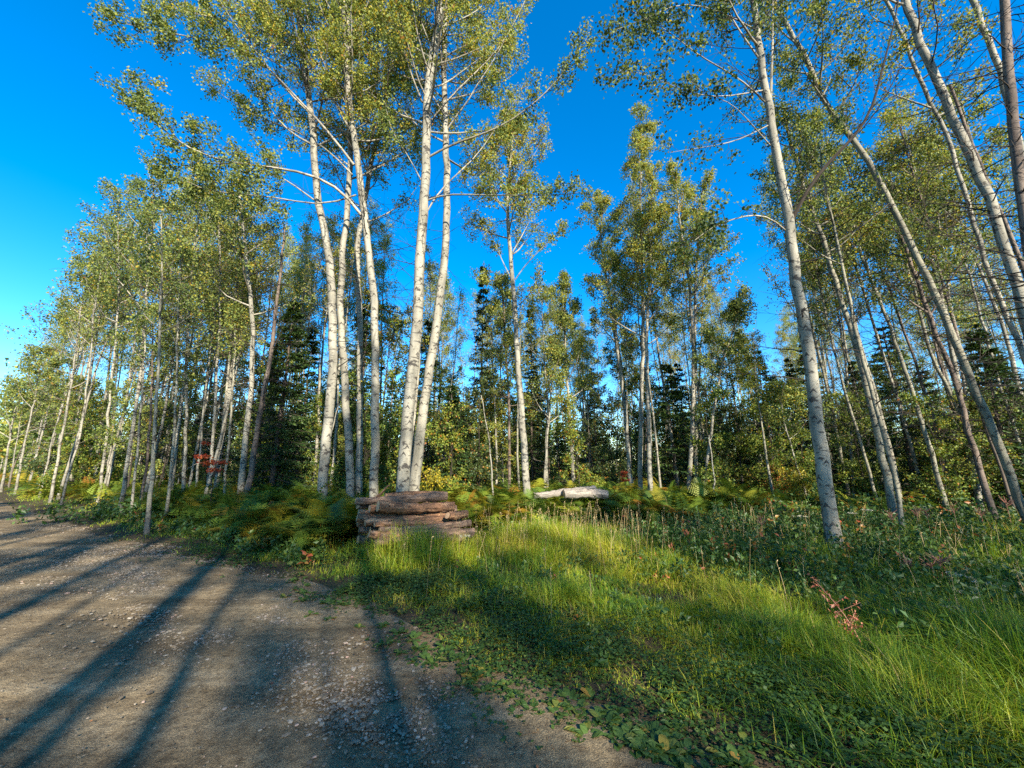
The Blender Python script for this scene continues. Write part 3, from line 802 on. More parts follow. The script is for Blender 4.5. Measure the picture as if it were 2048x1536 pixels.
# middle right stand
GM = 'slim trunks of the stand right of the middle'
hero([(1280, 985), (1283, 773), (1287, 637), (1283, 500), (1280, 400), (1285, 300), (1280, 255)], 15, 11, 3,
     'tallest slim aspen of the middle right stand, with a full pointed crown', crown=C(.42, 26, 2.5, .8, nl=8, sub=.85, size=.085, tint=(.57, .16)), deadn=6, group=GM)
hero([(1300, 985), (1296, 800), (1292, 700), (1296, 600), (1300, 520), (1310, 430)], 14.5, 12, 3,
     'pale aspen standing tight beside the tallest one in the middle right stand', crown=C(.5, 18, 2.2, .8, nl=8, sub=.8, size=.085, tint=(.57, .16)), deadn=6, group=GM)
hero([(1263, 978), (1249, 808), (1232, 671), (1215, 568), (1200, 480), (1205, 410)], 16, 10, 3,
     'aspen leaning left on the left side of the middle right stand', crown=C(.45, 18, 2.2, .8, nl=7, sub=.8, size=.085, tint=(.52, .16)), deadn=6, group=GM)
hero([(1378, 992), (1386, 808), (1386, 671), (1378, 560), (1360, 450), (1350, 350)], 15, 10, 3,
     'aspen in the middle right stand with its crown against the blue gap', crown=C(.5, 18, 2.3, .8, nl=7, sub=.8, size=.085, tint=(.54, .16)), deadn=6, group=GM)
hero([(1392, 989), (1391, 773), (1390, 640), (1392, 534), (1400, 440), (1405, 380)], 15.5, 9, 3,
     'straight white aspen right beside the one with its crown against the blue gap', crown=C(.5, 16, 2.0, .8, nl=7, sub=.8, size=.085, tint=(.54, .16)), deadn=6, group=GM)
hero([(1406, 989), (1430, 808), (1444, 722), (1464, 671), (1480, 610)], 14.5, 8, 2.5,
     'thin aspen slanting right out of the middle right stand', crown=C(.55, 14, 1.5, .6, nl=7, sub=.6, size=.08, tint=(.38, .16)), deadn=5, group=GM)
hero([(1147, 975), (1137, 808), (1130, 700), (1128, 620), (1135, 570)], 17, 9, 3,
     'aspen between the lone white poplar and the middle right stand', crown=C(.45, 18, 1.8, .7, nl=8, sub=.7, size=.085, tint=(.57, .16)), deadn=6, group=GM)
hero([(1018, 975), (1018, 800), (1010, 690), (1008, 600), (1000, 560)], 16, 7, 3,
     'slim tree with a dense dark green top just left of the lone white poplar', bark='brown', crown=C(.4, 20, 1.3, .5, nl=8, sub=.6, size=.08, tint=(.42, .14)), deadn=4, group=GM)
hero([(1088, 978), (1092, 900), (1098, 840), (1104, 780), (1110, 700)], 15, 6, 2, 'bright white sapling right of the lone white poplar', crown=C(.5, 12, 1.4, .5, nl=7, sub=.6), deadn=3, group=GM, name='birch_sapling', cat='sapling')
hero([(986, 975), (978, 880), (962, 790)], 11.5, 4, 1.5, 'thin bare white stem leaning left between the log pile and the lone poplar', deadn=3, name='birch_sapling', cat='sapling')
hero([(1430, 993), (1425, 930), (1418, 870)], 12, 4, 2, 'short thin white stem at the foot of the middle right stand', deadn=2, name='birch_sapling', cat='sapling')
hero([(1615, 1000), (1590, 920), (1565, 830), (1558, 790)], 13, 6, 2, 'thin leaning white stem left of the nearest poplar', deadn=3, name='birch_sapling', cat='sapling', crown=C(.6, 8, 1.2, .5, nl=6, tint=(.5, .2)))
#SPLIT
# ------------------------------------------------------------------ prototypes of the wood behind
SKY = np.array([(-400, 860), (0, 770), (50, 715), (110, 610), (160, 480), (200, 395), (330, 340), (420, 310), (480, 400), (560, 500), (640, 430), (760, 420), (880, 520), (925, 610), (965, 560),
                (1060, 590), (1120, 570), (1185, 640), (1215, 560), (1250, 420), (1330, 310), (1420, 440), (1480, 600), (1540, 700), (1590, 640), (1640, 420), (1700, 300), (2048, 180), (2500, 100)])
FL = np.array([(-220, 172), (-90, 68), (-60, 46), (-24, 19), (-12, 12.5), (-4, 11), (0, 13), (4, 14), (9, 12.5), (14, 10), (19, 7), (30, 0)])


def proto_aspen(H, r, c0, n, L0, nl, lean, size=.09, deadn=16, kind='pale'):
    z = np.linspace(0, H, 9)
    w = np.cumsum(R.normal(0, .07, (9, 2)), 0) + np.outer((z / H) ** 1.5, [lean, R.normal(0, .3)])
    w -= w[0]
    T = Tree(np.concatenate([w, z[:, None]], 1), r, .015, 8, K=22)
    crown_limbs(T, c0, n, L0, .7, nsub=6, sub=.8, nl=nl, sig=.15, size=size, tint=(.58, .17))
    if deadn: T.bare(R.uniform(.15, c0, deadn), R.uniform(0, 6.28, deadn), R.normal(.3, .3, deadn), R.uniform(.4, 1.3, deadn), R.uniform(.006, .012, deadn), 4)
    bark = {'pale': M_BARK, 'grey': M_BARK_G, 'brown': M_BARK_D}[kind]
    return [('trunk', T.tr.mesh('trunk', bark)), ('branches', T.br.mesh('branches', [M_LIMB if kind == 'pale' else bark, M_TWIG_P if kind == 'pale' else M_TWIG])), ('crown', T.le.mesh('crown', M_LEAF))], H


PA = [proto_aspen(16, .085, .60, 17, 2.0, 2.8, .5), proto_aspen(17, .10, .62, 17, 2.1, 3.0, -.4), proto_aspen(15, .065, .56, 15, 1.6, 2.6, .8),
      proto_aspen(16, .075, .62, 14, 1.7, 3, -.9, kind='grey'), proto_aspen(14, .055, .52, 15, 1.4, 3, .2), proto_aspen(15, .07, .58, 14, 1.7, 2.4, .4, kind='grey'),
      proto_aspen(13, .05, .7, 8, 1.2, 1.6, .9, deadn=30, kind='brown'), proto_aspen(16.5, .09, .46, 24, 1.9, 4.6, .1)]


def proto_spruce(H, Rm, r, name_leaf=M_SPR, droop=.25, dens=1.0, low=.08):
    z = np.linspace(0, H, 7)
    T = Tree(np.concatenate([np.cumsum(R.normal(0, .03, (7, 2)), 0) * 0 + R.normal(0, .02, (7, 2)), z[:, None]], 1), r, .01, 8, K=18)
    zz = np.arange(H * low, H * .985, .24)
    nb = 6
    h = np.repeat(zz, nb) + R.uniform(-.08, .08, len(zz) * nb)
    az = R.uniform(0, 6.28, len(h))
    L = Rm * np.clip(1 - h / H, .02, 1) ** .75 * R.uniform(.65, 1.2, len(h))
    L *= np.clip(.5 + h / (H * .2), .5, 1)
    p, d, rr = T.at(np.clip(h / H, 0, 1))
    dv = np.stack([np.cos(az), np.sin(az), np.full(len(az), -.05) - droop * (1 - h / H)], -1)
    P = bend_path(p, dv, L, 6, .03, .05)
    tubes(T.br, P, np.clip(L * .011, .004, .02)[:, None] * np.linspace(1, .3, 6)[None], 4)
    nt_ = 10
    t2 = np.clip(.12 + .88 * (np.arange(nt_)[None] + R.random((len(P), nt_))) / nt_, 0, 1)
    p3, d3 = lerp_path(P, t2)
    sgn = np.where(np.arange(nt_) % 2 == 0, 1., -1.)[None, :, None]
    s3 = norm(np.cross(d3, np.array([0, 0, 1.]))) * sgn
    dd = norm(d3 * .75 + s3 * .7 + np.array([0, 0, -.12]))
    tl = (L[:, None] * .38 * (1.15 - .8 * t2) + .06)
    a = p3.reshape(-1, 3); b = a + (dd * tl[..., None]).reshape(-1, 3)
    m = max(3, int(6 * dens))
    f = R.random((len(a), m, 1))
    cc = a[:, None] * (1 - f) + b[:, None] * f
    dr = norm((b - a)[:, None] + R.normal(0, .35, (len(a), m, 3)) * tl.reshape(-1, 1, 1))
    cc = cc.reshape(-1, 3); dr = dr.reshape(-1, 3)
    n = len(cc); s = R.uniform(.07, .16, n)[:, None] * (1.0 if dens >= 1 else 1.35)
    w = norm(np.cross(dr, R.normal(0, .5, (n, 3)) + np.array([0, 0, 1.])))
    V = np.stack([cc, cc + dr * s * .45 + w * s * .17, cc + dr * s, cc + dr * s * .45 - w * s * .17], 1)
    tn = np.clip(.42 + np.repeat(R.normal(0, .12, len(a)), m) + R.normal(0, .14, n), 0, 1)
    T.le.add(V, np.arange(n * 4).reshape(n, 4), None, np.repeat(tn, 4))
    return [('trunk', T.tr.mesh('trunk', M_SPR_B)), ('branches', T.br.mesh('branches', M_SPR_B)), ('crown', T.le.mesh('crown', name_leaf))], H


PS = [proto_spruce(9, 1.75, .13, dens=1.6), proto_spruce(8, 1.25, .09, dens=1.2), proto_spruce(5, 1.15, .06, dens=1.2, low=.02), proto_spruce(3, .85, .035, dens=1.0, low=.0),
      proto_spruce(12, .95, .09, dens=1.0, low=.25, name_leaf=M_LEAF_D),
      proto_spruce(5.5, 1.3, .06, dens=1.6, low=.0), proto_spruce(9, 1.9, .13, dens=3.0, low=.02)]


def proto_bush(H, spread, nst, nl, mat, size=.07, stem=M_TWIG, tint=(.5, .2)):
    T = Tree(np.array([[0, 0, 0], [R.normal(0, .1), R.normal(0, .1), H * .5], [R.normal(0, .2), R.normal(0, .2), H]]), .012 + H * .004, .004, 5, K=9)
    az = R.uniform(0, 6.28, nst); e = R.uniform(.5, 1.3, nst)
    p, d, rr = T.at(R.uniform(.05, .85, nst))
    dv = np.stack([np.cos(az) * np.cos(e), np.sin(az) * np.cos(e), np.sin(e)], -1)
    P = bend_path(p, dv, R.uniform(.4, 1, nst) * spread, 6, .02, .12)
    T.limbs(P, np.full(nst, .009), 5, .5 * spread, nl, .07, size, tint=tint)
    return [('stem', T.tr.mesh('stem', stem)), ('twigs', T.br.mesh('twigs', stem)), ('foliage', T.le.mesh('foliage', mat))], H


PB = [proto_bush(2.6, 1.2, 14, 5, M_UND), proto_bush(1.7, 1.0, 12, 5, M_UND), proto_bush(3.8, 1.3, 18, 5, M_UND, tint=(.42, .18)),
      proto_bush(2.0, 1.0, 9, 4, M_AUT), proto_bush(1.6, .8, 8, 4, M_YEL), proto_bush(4.5, 1.1, 20, 5, M_LEAF_D),
      proto_bush(7.5, 1.5, 34, 5, M_UND, size=.08, tint=(.5, .17)), proto_bush(6.5, 1.3, 30, 5, M_LEAF, size=.08, tint=(.5, .17))]


def place(proto, H, name, loc, rz, s, label, cat, group, sxy=None, tilt=(0, 0)):
    root = link(name, None, None, loc)
    root.rotation_euler = (tilt[0], tilt[1], rz)
    root.scale = ((sxy or s), (sxy or s), s)
    for nm, me in proto:
        link(nm, me, root)
    return tag(root, label, cat, group)


def skyz(x, y):
    """height at ground point (x,y) that reaches the photographed skyline"""
    z = np.full(len(x), 8.0)
    px, py, dp = project(np.stack([x, y, z], -1))
    sy = np.interp(px, SKY[:, 0], SKY[:, 1])
    P = onY(px, sy, y)
    return P[:, 2], px


ORD = ['first', 'second', 'third', 'fourth', 'fifth', 'sixth', 'seventh', 'eighth', 'ninth', 'tenth', 'eleventh', 'twelfth', 'thirteenth', 'fourteenth', 'fifteenth', 'sixteenth', 'seventeenth', 'eighteenth',
       'nineteenth', 'twentieth'] + [a + '-' + b for a in ('twenty', 'thirty', 'forty', 'fifty') for b in ('first', 'second', 'third', 'fourth', 'fifth', 'sixth', 'seventh', 'eighth', 'ninth')]
REG = [(-9999, 160, 'by the left road bend'), (160, 330, 'left of the dark foremost trunk'), (330, 520, 'around the red maple sapling'), (520, 660, 'behind the big spruce'), (660, 900, 'behind the log pile clump'),
       (900, 1060, 'behind the lone white poplar'), (1060, 1240, 'above the pale fallen logs'), (1240, 1460, 'in the middle right stand'), (1460, 1640, 'left of the nearest poplar'), (1640, 1850, 'right of the nearest poplar'), (1850, 9999, 'at the right edge')]


def scatter(n, ymax, dmin, xr=(-1.75, 1.75), fmin=.3, power=1.0):
    out = []
    tries = 0
    while len(out) < n and tries < n * 60:
        tries += 1
        y = 7 + (ymax - 7) * R.random() ** power
        x = y * R.uniform(*xr) * 1.05
        fy = np.interp(x, FL[:, 0], FL[:, 1])
        if y < fy + fmin: continue
        if any((x - a) ** 2 + (y - b) ** 2 < dmin * dmin for a, b in out): continue
        out.append((x, y))
    return np.array(out)


def label_by_region(items, fmt):
    """items: list of (px, dist, obj, look); names each by its rank in its region and depth"""
    for lo, hi, nm in REG:
        for d0, d1, dn in ((0, 17, 'front row'), (17, 26, 'mid depth'), (26, 999, 'far back')):
            sel = sorted([i for i in items if lo <= i[0] < hi and d0 <= i[1] < d1], key=lambda i: i[0])
            cnt = {}
            for i in sel: cnt[i[3]] = cnt.get(i[3], 0) + 1
            k = {}
            for i in sel:
                j = k.get(i[3], 0); k[i[3]] = j + 1
                if cnt[i[3]] == 1: lab = '%s %s, %s' % (i[3], nm, dn)
                else: lab = '%s %s, %s, %s from left' % (i[3], nm, dn, ORD[min(j, len(ORD) - 1)])
                i[2]['label'] = lab


# aspens of the wood
pts = np.concatenate([scatter(118, 46, .85, fmin=.4, power=.85), scatter(62, 30, .7, xr=(-1.75, -.45), fmin=.2, power=1.2), scatter(34, 32, .8, xr=(-.25, .75), fmin=.6, power=.8), scatter(20, 26, .9, xr=(.6, 1.6), fmin=.4, power=.9)])
LOOK = ['pale aspen', 'sturdy pale aspen', 'slender pale aspen', 'grey aspen', 'young pale aspen', 'slim grey aspen', 'brown leafless tree', 'full-crowned aspen']
hz, hpx = skyz(pts[:, 0], pts[:, 1])
items = []
for (x, y), h, px in zip(pts, hz, hpx):
    k = int(R.choice(8, p=[.16, .12, .16, .12, .14, .10, .08, .12]))
    pr, H = PA[k]
    if (px > 1500 and y < 11.5) or (520 < px < 650 and y < 17) or (1725 < px < 1800 and y < 15): continue
    target = min(H * R.uniform(.85, 1.12), h * R.uniform(.86, 1.0))
    if target < 5.0: continue
    s = target / H
    if s < .5 and R.random() < .5: continue
    lean = R.normal(0, .03)
    
    o = place(pr, H, 'aspen_tree', (x, y, -.05), R.uniform(0, 6.28), s, None, 'tree', 'aspens of the wood behind', sxy=max(s, .72) * R.uniform(.85, 1.05), tilt=(R.normal(0, .03), R.normal(.015, .035)))
    items.append((px, y, o, LOOK[k]))
label_by_region(items, '')

# conifers: named ones, then the dark underwood
EXP = [(590, 12.6, 600, 6, 'big dark spruce between the leaning pair and the log pile clump'), (628, 15.0, 655, 1, 'narrow spruce directly right of the big dark spruce'),
       (545, 15.0, 700, 1, 'spruce half hidden left of the big dark spruce'), (905, 14.0, 770, 2, 'bushy young fir right of the log pile clump'), (860, 16.5, 640, 1, 'dark spruce seen between the stout poplars and the young fir'),
       (968, 17.5, 520, 4, 'slim tall dark-crowned tree left of the lone white poplar'), (1762, 14.0, 640, 0, 'broad dark spruce behind the slender grey tree on the right'), (1700, 16.0, 720, 1, 'spruce between the nearest poplar and the broad dark spruce'),
       (785, 15.5, 760, 1, 'spruce showing between the straight and the stoutest poplar'), (1840, 15.0, 740, 2, 'dark fir at the foot of the first leaning trunk'), (1985, 14.0, 700, 0, 'dark spruce at the right edge behind the leaning poplars'),
       (1575, 19.0, 715, 1, 'spruce tip standing in the blue gap left of the nearest poplar'), (1512, 22.0, 700, 1, 'yellow-green pointed conifer left of the blue gap'), (700, 16.0, 790, 2, 'low fir behind the two left poplars of the clump'),
       (440, 17.5, 800, 1, 'spruce behind the red maple sapling'), (1205, 19.0, 860, 2, 'small fir behind the pale fallen logs'), (1060, 19.0, 600, 4, 'narrow dark-crowned tree right behind the lone white poplar')]
for px, Y, yt, k, lab in EXP:
    P = onY(px, yt, Y); pr, H = PS[k]; s = P[2] / H
    place(pr, H, 'spruce_tree', (P[0], Y, -.05), R.uniform(0, 6.28), s, lab, 'conifer', None, sxy=s * R.uniform(.9, 1.15))
pts = np.concatenate([scatter(90, 36, 1.1, fmin=1.6, power=.9), scatter(34, 40, 1.3, xr=(-.2, .75), fmin=7, power=.6)])
hz, hpx = skyz(pts[:, 0], pts[:, 1]); items = []
for (x, y), h, px in zip(pts, hz, hpx):
    k = int(R.choice([1, 2, 3, 5])); pr, H = PS[k]
    s = min(R.uniform(.6, 1.15), h * .8 / H)
    o = place(pr, H, 'fir_sapling' if k == 3 else 'spruce_tree', (x, y, -.05), R.uniform(0, 6.28), s, None, 'conifer', 'dark conifers of the underwood', sxy=s * R.uniform(.9, 1.2))
    items.append((px, y, o, {1: 'narrow dark spruce', 2: 'low bushy fir', 3: 'small fir', 5: 'dense young spruce'}[k]))
label_by_region(items, '')
# leafy underwood
pts = np.concatenate([scatter(150, 34, .85, fmin=.9, power=.9), scatter(75, 42, 1.2, fmin=3.0, power=.8)])
hz, hpx = skyz(pts[:, 0], pts[:, 1]); items = []
for (x, y), h, px in zip(pts, hz, hpx):
    aut = .26 if 1440 < px < 1640 else .06
    k = int(R.choice(8, p=[.16, .12, .18, .4 * aut, .3 * aut, .14, .2, .2 - .7 * aut])); pr, H = PB[k]
    s = min(R.uniform(.7, 1.25), max(h * .9 / H, .45))
    if y < 15 and k >= 6: s = min(s, .62)
    o = place(pr, H, 'bush', (x, y, -.05), R.uniform(0, 6.28), s, None, 'bush', 'leafy bushes under the trees')
    items.append((px, y, o, ['green bush', 'low green bush', 'tall green bush', 'orange autumn bush', 'yellow bush', 'tall dark green bush', 'young leafy tree', 'young pale-leaved tree'][k]))
label_by_region(items, '')
for px, Y, k, s, lab, nm in [(862, 12.2, 4, .9, 'yellow-leaved bush at the right foot of the poplar clump', 'bush'), (1545, 14.5, 3, .75, 'orange maple bush left of the nearest poplar', 'maple_bush'),
                             (1490, 17.5, 3, 1.0, 'taller orange bush left of the orange maple bush', 'maple_bush'), (1590, 12.8, 4, .9, 'yellowish bush close to the nearest poplar', 'bush')]:
    P = onY(px, 950, Y); pr, H = PB[k]
    place(pr, H, nm, (P[0], Y, 0), R.uniform(0, 6), s, lab, 'bush', None)
# red maple sapling: flat sprays of red leaves
for (px0, Y, lab, sprays) in [(428, 10.9, 'red-leaved maple sapling at the left forest edge', [(403, 913, .20), (418, 926, .20), (430, 940, .15), (412, 886, .11), (443, 925, .12)]),
                              (1250, 12.5, 'small crimson sapling beside the pale fallen logs', [(1249, 945, .10), (1251, 960, .12), (1248, 952, .1)])]:
    b = onY(px0, 950, Y); b[2] = 0
    root = link('maple_sapling', None, None, b)
    T = Tree(np.array([[0, 0, 0], [.03, 0, .9], [0, .02, 2.0 if px0 < 1000 else 1.5]]), .012, .004, 6, K=8)
    for sx, sy, w in sprays:
        c = onY(sx, sy, Y + R.uniform(-.2, .2)) - b
        p0 = np.array([0, 0, max(c[2] - .15, .2)])
        tubes(T.br, np.stack([p0, (p0 + c) / 2 + [0, 0, .03], c])[None], np.array([[.006, .004, .002]]), 4)
        n = int(150 * w / .3)
        cc = c + R.normal(0, 1, (n, 3)) * [w * .55, w * .5, w * .14]
        leaves(T.le, cc, R.uniform(.04, .075, n), R.random(n), hang=.1, asp=1.0)
    link('stem', T.tr.mesh('stem', M_TWIG), root); link('twigs', T.br.mesh('twigs', M_TWIG), root); link('foliage', T.le.mesh('foliage', M_RED), root)
    tag(root, lab, 'sapling')

# distant wood: one mass of far trees
mb = MB()
n = 330
yy = R.uniform(47, 105, n); xx = yy * R.uniform(-1.6, 1.7, n)
ok = yy > np.interp(xx, FL[:, 0], FL[:, 1]) + 1
xx, yy = xx[ok], yy[ok]
hz, hpx = skyz(xx, yy)
for x, y, h, px in zip(xx, yy, hz, hpx):
    H = min(R.uniform(11, 16), h * R.uniform(.85, 1))
    if H < 4: continue
    con = R.random() < .35
    P = np.array([[x, y, 0], [x + R.normal(0, .3), y, H * .5], [x + R.normal(0, .6), y, H]])
    tubes(mb, P[None], np.array([[.11, .08, .02]]), 5, mat=0)
    m = 420
    if con:
        z = H * R.random(m) ** .8; rr = (1 - z / H) * 1.6 * np.sqrt(R.random(m)); a = R.uniform(0, 6.28, m)
        cc = np.stack([x + rr * np.cos(a), y + rr * np.sin(a), z], -1)
        leaves(mb, cc, R.uniform(.25, .45, m), np.clip(R.normal(.4, .15, m), 0, 1), mat=2, asp=.5)
    else:
        g = R.normal(0, 1, (26, 3)) * [1.3, 1.3, H * .17] + [x, y, H * .72]
        cc = g[R.integers(0, 26, m)] + R.normal(0, .38, (m, 3))
        cc = cc[cc[:, 2] < H]
        leaves(mb, cc, R.uniform(.18, .32, len(cc)), np.clip(R.normal(.45, .17, len(cc)), 0, 1), mat=1)
# the wood closing the far end of the road
for k_ in range(100):
    y = R.uniform(95, 170); x = -y * R.uniform(1.22, 1.75); H = R.uniform(9, 13)
    if k_ > 45: x = -R.uniform(52, 135); y = np.interp(x, FL[:, 0], FL[:, 1]) + R.uniform(.5, 9); H = R.uniform(10, 14)
    tubes(mb, np.array([[[x, y, 0], [x, y, H * .5], [x + R.normal(0, .6), y, H]]]), np.array([[.13, .09, .02]]), 5, mat=0)
    m = 520; g = R.normal(0, 1, (26, 3)) * [1.9, 1.9, H * .22] + [x, y, H * .55]
    cc = g[R.integers(0, 26, m)] + R.normal(0, .5, (m, 3)); cc = cc[cc[:, 2] > .2]
    leaves(mb, cc, R.uniform(.3, .5, len(cc)), np.clip(R.normal(.5, .17, len(cc)), 0, 1), mat=1)
# its low leafy edge and brush
n = 120000
yy = R.uniform(36, 78, n); xx = yy * R.uniform(-1.5, 1.7, n); zz = 9.0 * R.random(n) ** 1.3 * (.45 + .8 * vnoise(xx * .25, yy * .25, 5))
ok = yy > np.interp(xx, FL[:, 0], FL[:, 1]) + 2
x3 = R.uniform(-200, -22, 30000); y3 = np.interp(x3, FL[:, 0], FL[:, 1]) + R.uniform(1, 14, 30000); z3 = R.uniform(0, 4.5, 30000) * (.4 + .8 * vnoise(x3 * .2, y3 * .2, 15)) * np.where(x3 < -60, 2.2, 1)
leaves(mb, np.stack([x3, y3, z3], -1), R.uniform(.16, .32, 30000), np.clip(R.normal(.5, .16, 30000), 0, 1), mat=3)
leaves(mb, np.stack([xx, yy, zz], -1)[ok], R.uniform(.18, .34, ok.sum()), np.clip(R.normal(.42, .16, ok.sum()), 0, 1), mat=3)
tag(link('distant_wood', mb.mesh('distant_wood', [M_BARK, M_LEAF, M_SPR, M_UND])), 'far mixed wood seen between the nearer trunks', 'wood', kind='stuff')

# trees across the road, behind the camera: they shade the road and the verge
SN = np.array([.9026, .4305]); SS = np.array([-.4305, .9026])
PBK = [proto_aspen(17.5, .16, .66, 15, 1.9, 4.5, .3, deadn=10), proto_aspen(17, .14, .70, 13, 1.7, 4, -.3, deadn=10), proto_aspen(16.5, .12, .66, 14, 1.6, 4, .2, deadn=8), proto_aspen(12.5, .12, .58, 14, 1.9, 3.2, .2, deadn=14), proto_aspen(19.5, .15, .55, 18, 2.5, 3, .2, deadn=12), proto_aspen(17, .10, .62, 10, 1.7, 2.4, .2, deadn=8)]
BQ = [(-13, -9, 0), (-11, -7, 1), (-9.3, -9, 0), (-7.4, -7.5, 2), (-6.0, -9, 1), (-4.4, -8, 0), (-2.5, -9, 1), (-1.55, -10.5, 0), (-1.15, -12.5, 0), (-.55, -13, 1), (.42, -14, 0), (.85, -15.5, 1), (2.6, -18.5, 5), (5.6, -22, 3), (7.3, -21, 0), (8.4, -24, 4), (9.8, -25, 4), (11, -27, 4),
      (-3.4, -15, 1), (3.3, -23, 5), (6.8, -27, 4), (12.5, -24, 4), (-8.4, -15, 4), (-5.2, -16, 0), (-12, -15, 1), (14, -28, 4), (-1.4, -22, 3), (-3.0, -19, 3), (-5.6, -17, 3), (-7.2, -20, 3), (1.6, -24, 2), (-.6, -20, 3), (3.9, -24, 5), (4.9, -23, 5), (6.2, -25, 5), (1.9, -20, 5), (.15, -18, 5), (-.9, -20, 5), (-2.0, -12, 5), (-2.3, -21, 3), (-3.9, -19, 3), (-1.75, -17, 0), (-10.2, -22, 3), (-3.0, -11, 2), (.1, -25, 4)]
for j, (q, a, k) in enumerate(BQ):
    p = q * SN + a * SS
    pr, H = PBK[k]
    place(pr, H, 'aspen_tree', (p[0], p[1], 0), R.uniform(0, 6.28), R.uniform(.95, 1.06), 'aspen across the road, %s from the left in the row casting shade' % ORD[j], 'tree', 'aspens across the road', sxy=R.uniform(.9, 1.15), tilt=(R.normal(0, .015), R.normal(0, .015)))
#SPLIT
# ------------------------------------------------------------------ ferns
def fern_frond(npin, npl, seed):
    """one bracken frond: bare stalk then a broad triangular blade arching outward along +x"""
    r = np.random.default_rng(seed)
    V = []; F = []; n = 0
    L = .72

    def rach(s):
        s = np.asarray(s)
        return np.stack([.05 + L * s * (1 - .12 * s), 0 * s, .10 * np.sin(s * 2.2) - .10 * s ** 2], -1)
    for i in range(npin):
        s = (i + .3) / npin; p = rach(s); t = rach(s + .02) - p; t = t / np.linalg.norm(t)
        Lp = .40 * (1 - s) ** .85 + .02
        for sg in (-1, 1):
            d = np.array([.45, sg * .9, -.05 + r.normal(0, .06)]); d /= np.linalg.norm(d)
            for j in range(npl):
                u = (j + .35) / npl; b = p + d * Lp * u + np.array([0, 0, -.05 * u * u * Lp * 3])
                lp = Lp / npl * 1.5 * (1.1 - u) + .012 if npl > 2 else Lp * .5
                for s2 in ((-1, 1) if npl > 2 else (0,)):
                    if npl > 2:
                        e = d * .55 + s2 * np.cross(d, [0, 0, 1]) * .9; e /= np.linalg.norm(e)
                        w = np.cross(e, [0, 0, 1]) * lp * .24
                        q = [b, b + e * lp * .4 + w, b + e * lp, b + e * lp * .4 - w]
                    else:
                        w = np.cross(d, [0, 0, 1]) * Lp * .10
                        q = [b - d * lp * .1, b + d * lp * .35 + w, b + d * lp * 1.1, b + d * lp * .35 - w]
                    V += q; F.append([n, n + 1, n + 2, n + 3]); n += 4
    st = np.array([[0, 0, -.55], [.01, 0, -.25], [.03, 0, 0], rach(.3), rach(.7), rach(1.)])
    return np.array(V), np.array(F), st


FX = np.array([-95, -60, -24, -20.2, -10.15, -5.7, -3.9, -3.2, -2.95, -2.8, -.8, 1.04, 4.45, 8.2, 12, 30])
FY = np.array([72.5, 46.5, 19.8, 17.9, 11.7, 8.6, 7.35, 7.1, 7.9, 8.9, 8.9, 10.4, 10.8, 11.0, 10.5, 8])


def fern_front(x):
    return np.interp(x, FX, FY)


def tile(mb, V, F, P, rz, tilt, sc, tint, jit=.0):
    n = len(P); k = len(V)
    c, s = np.cos(rz), np.sin(rz); ct, st = np.cos(tilt), np.sin(tilt)
    x = V[None, :, 0] * ct[:, None] + V[None, :, 2] * st[:, None]
    z = -V[None, :, 0] * st[:, None] + V[None, :, 2] * ct[:, None]
    y = np.broadcast_to(V[None, :, 1], x.shape)
    W = np.stack([x * c[:, None] - y * s[:, None], x * s[:, None] + y * c[:, None], z], -1) * sc[:, None, None] + P[:, None]
    FF = (F[None] + (np.arange(n) * k)[:, None, None]).reshape(-1, F.shape[1])
    mb.add(W.reshape(-1, 3), FF, None, (np.repeat(tint, k) + R.normal(0, jit, n * k) * 0))


fm = MB()
FV, FF_, FST = fern_frond(11, 6, 3)
FVc, FFc, _ = fern_frond(9, 2, 4)


def fern_points(n, x0, x1, d0, d1):
    x = R.uniform(x0, x1, n); y = fern_front(x) + R.uniform(d0, d1, n)
    keep = ~((x > -3.35) & (x < -.45) & (y < 9.6))
    keep &= R.random(n) < np.clip(1.2 - (x - 7) / 5, .12, 1)
    return x[keep], y[keep]


def add_ferns(n, x0, x1, d0, d1, V, F, stalk=True, s0=.5, s1=1.0):
    x, y = fern_points(n, x0, x1, d0, d1)
    k = len(x)
    clump = vnoise(x * 1.1, y * 1.1, 21)
    h = (.26 + .42 * R.random(k)) * (.65 + .6 * clump)
    h *= np.clip(.55 + (y - fern_front(x)) * .8, .55, 1)
    # fronds lean outward toward the light at the front
    rz = R.uniform(0, 6.28, k)
    tl = R.normal(0, .42, k)
    t = np.clip(R.normal(.42, .14, k) + .25 * (vnoise(x * .9, y * .9, 33) - .5), 0, 1)
    t = np.clip(t + R.normal(0, .12, k), 0, .8); br = R.random(k) < .16 * (.4 + 1.6 * (vnoise(x * 1.2, y * 1.2, 77) > .55)); t = np.where(br, R.uniform(.82, 1, k), t)
    P = np.stack([x, y, h + bump(x, y)], -1)
    tile(fm, V, F, P, rz, tl, R.uniform(s0, s1, k), t)
    if stalk:
        q = np.repeat(P[:, None], 3, 1); q[:, 0, 2] = -.02; q[:, 1, 2] *= .6
        q[:, 0, :2] += R.normal(0, .05, (k, 2))
        tubes(fm, q, np.full((k, 3), .004), 3, tint=np.clip(t + .15, 0, 1))


add_ferns(2600, -12, 7.5, 0, 2.2, FV, FF_)
add_ferns(2200, -12, 9.5, 1.5, 5.5, FV, FF_, False)
add_ferns(7500, -30, 12, 0, 9, FVc, FFc, False)
add_ferns(1800, -80, -20, 0, 9, FVc, FFc, False, 1.1, 1.7)
tag(link('ferns', fm.mesh('ferns', M_FERN)), 'green bracken ferns with a few browned fronds along the forest edge', 'ferns', kind='stuff')


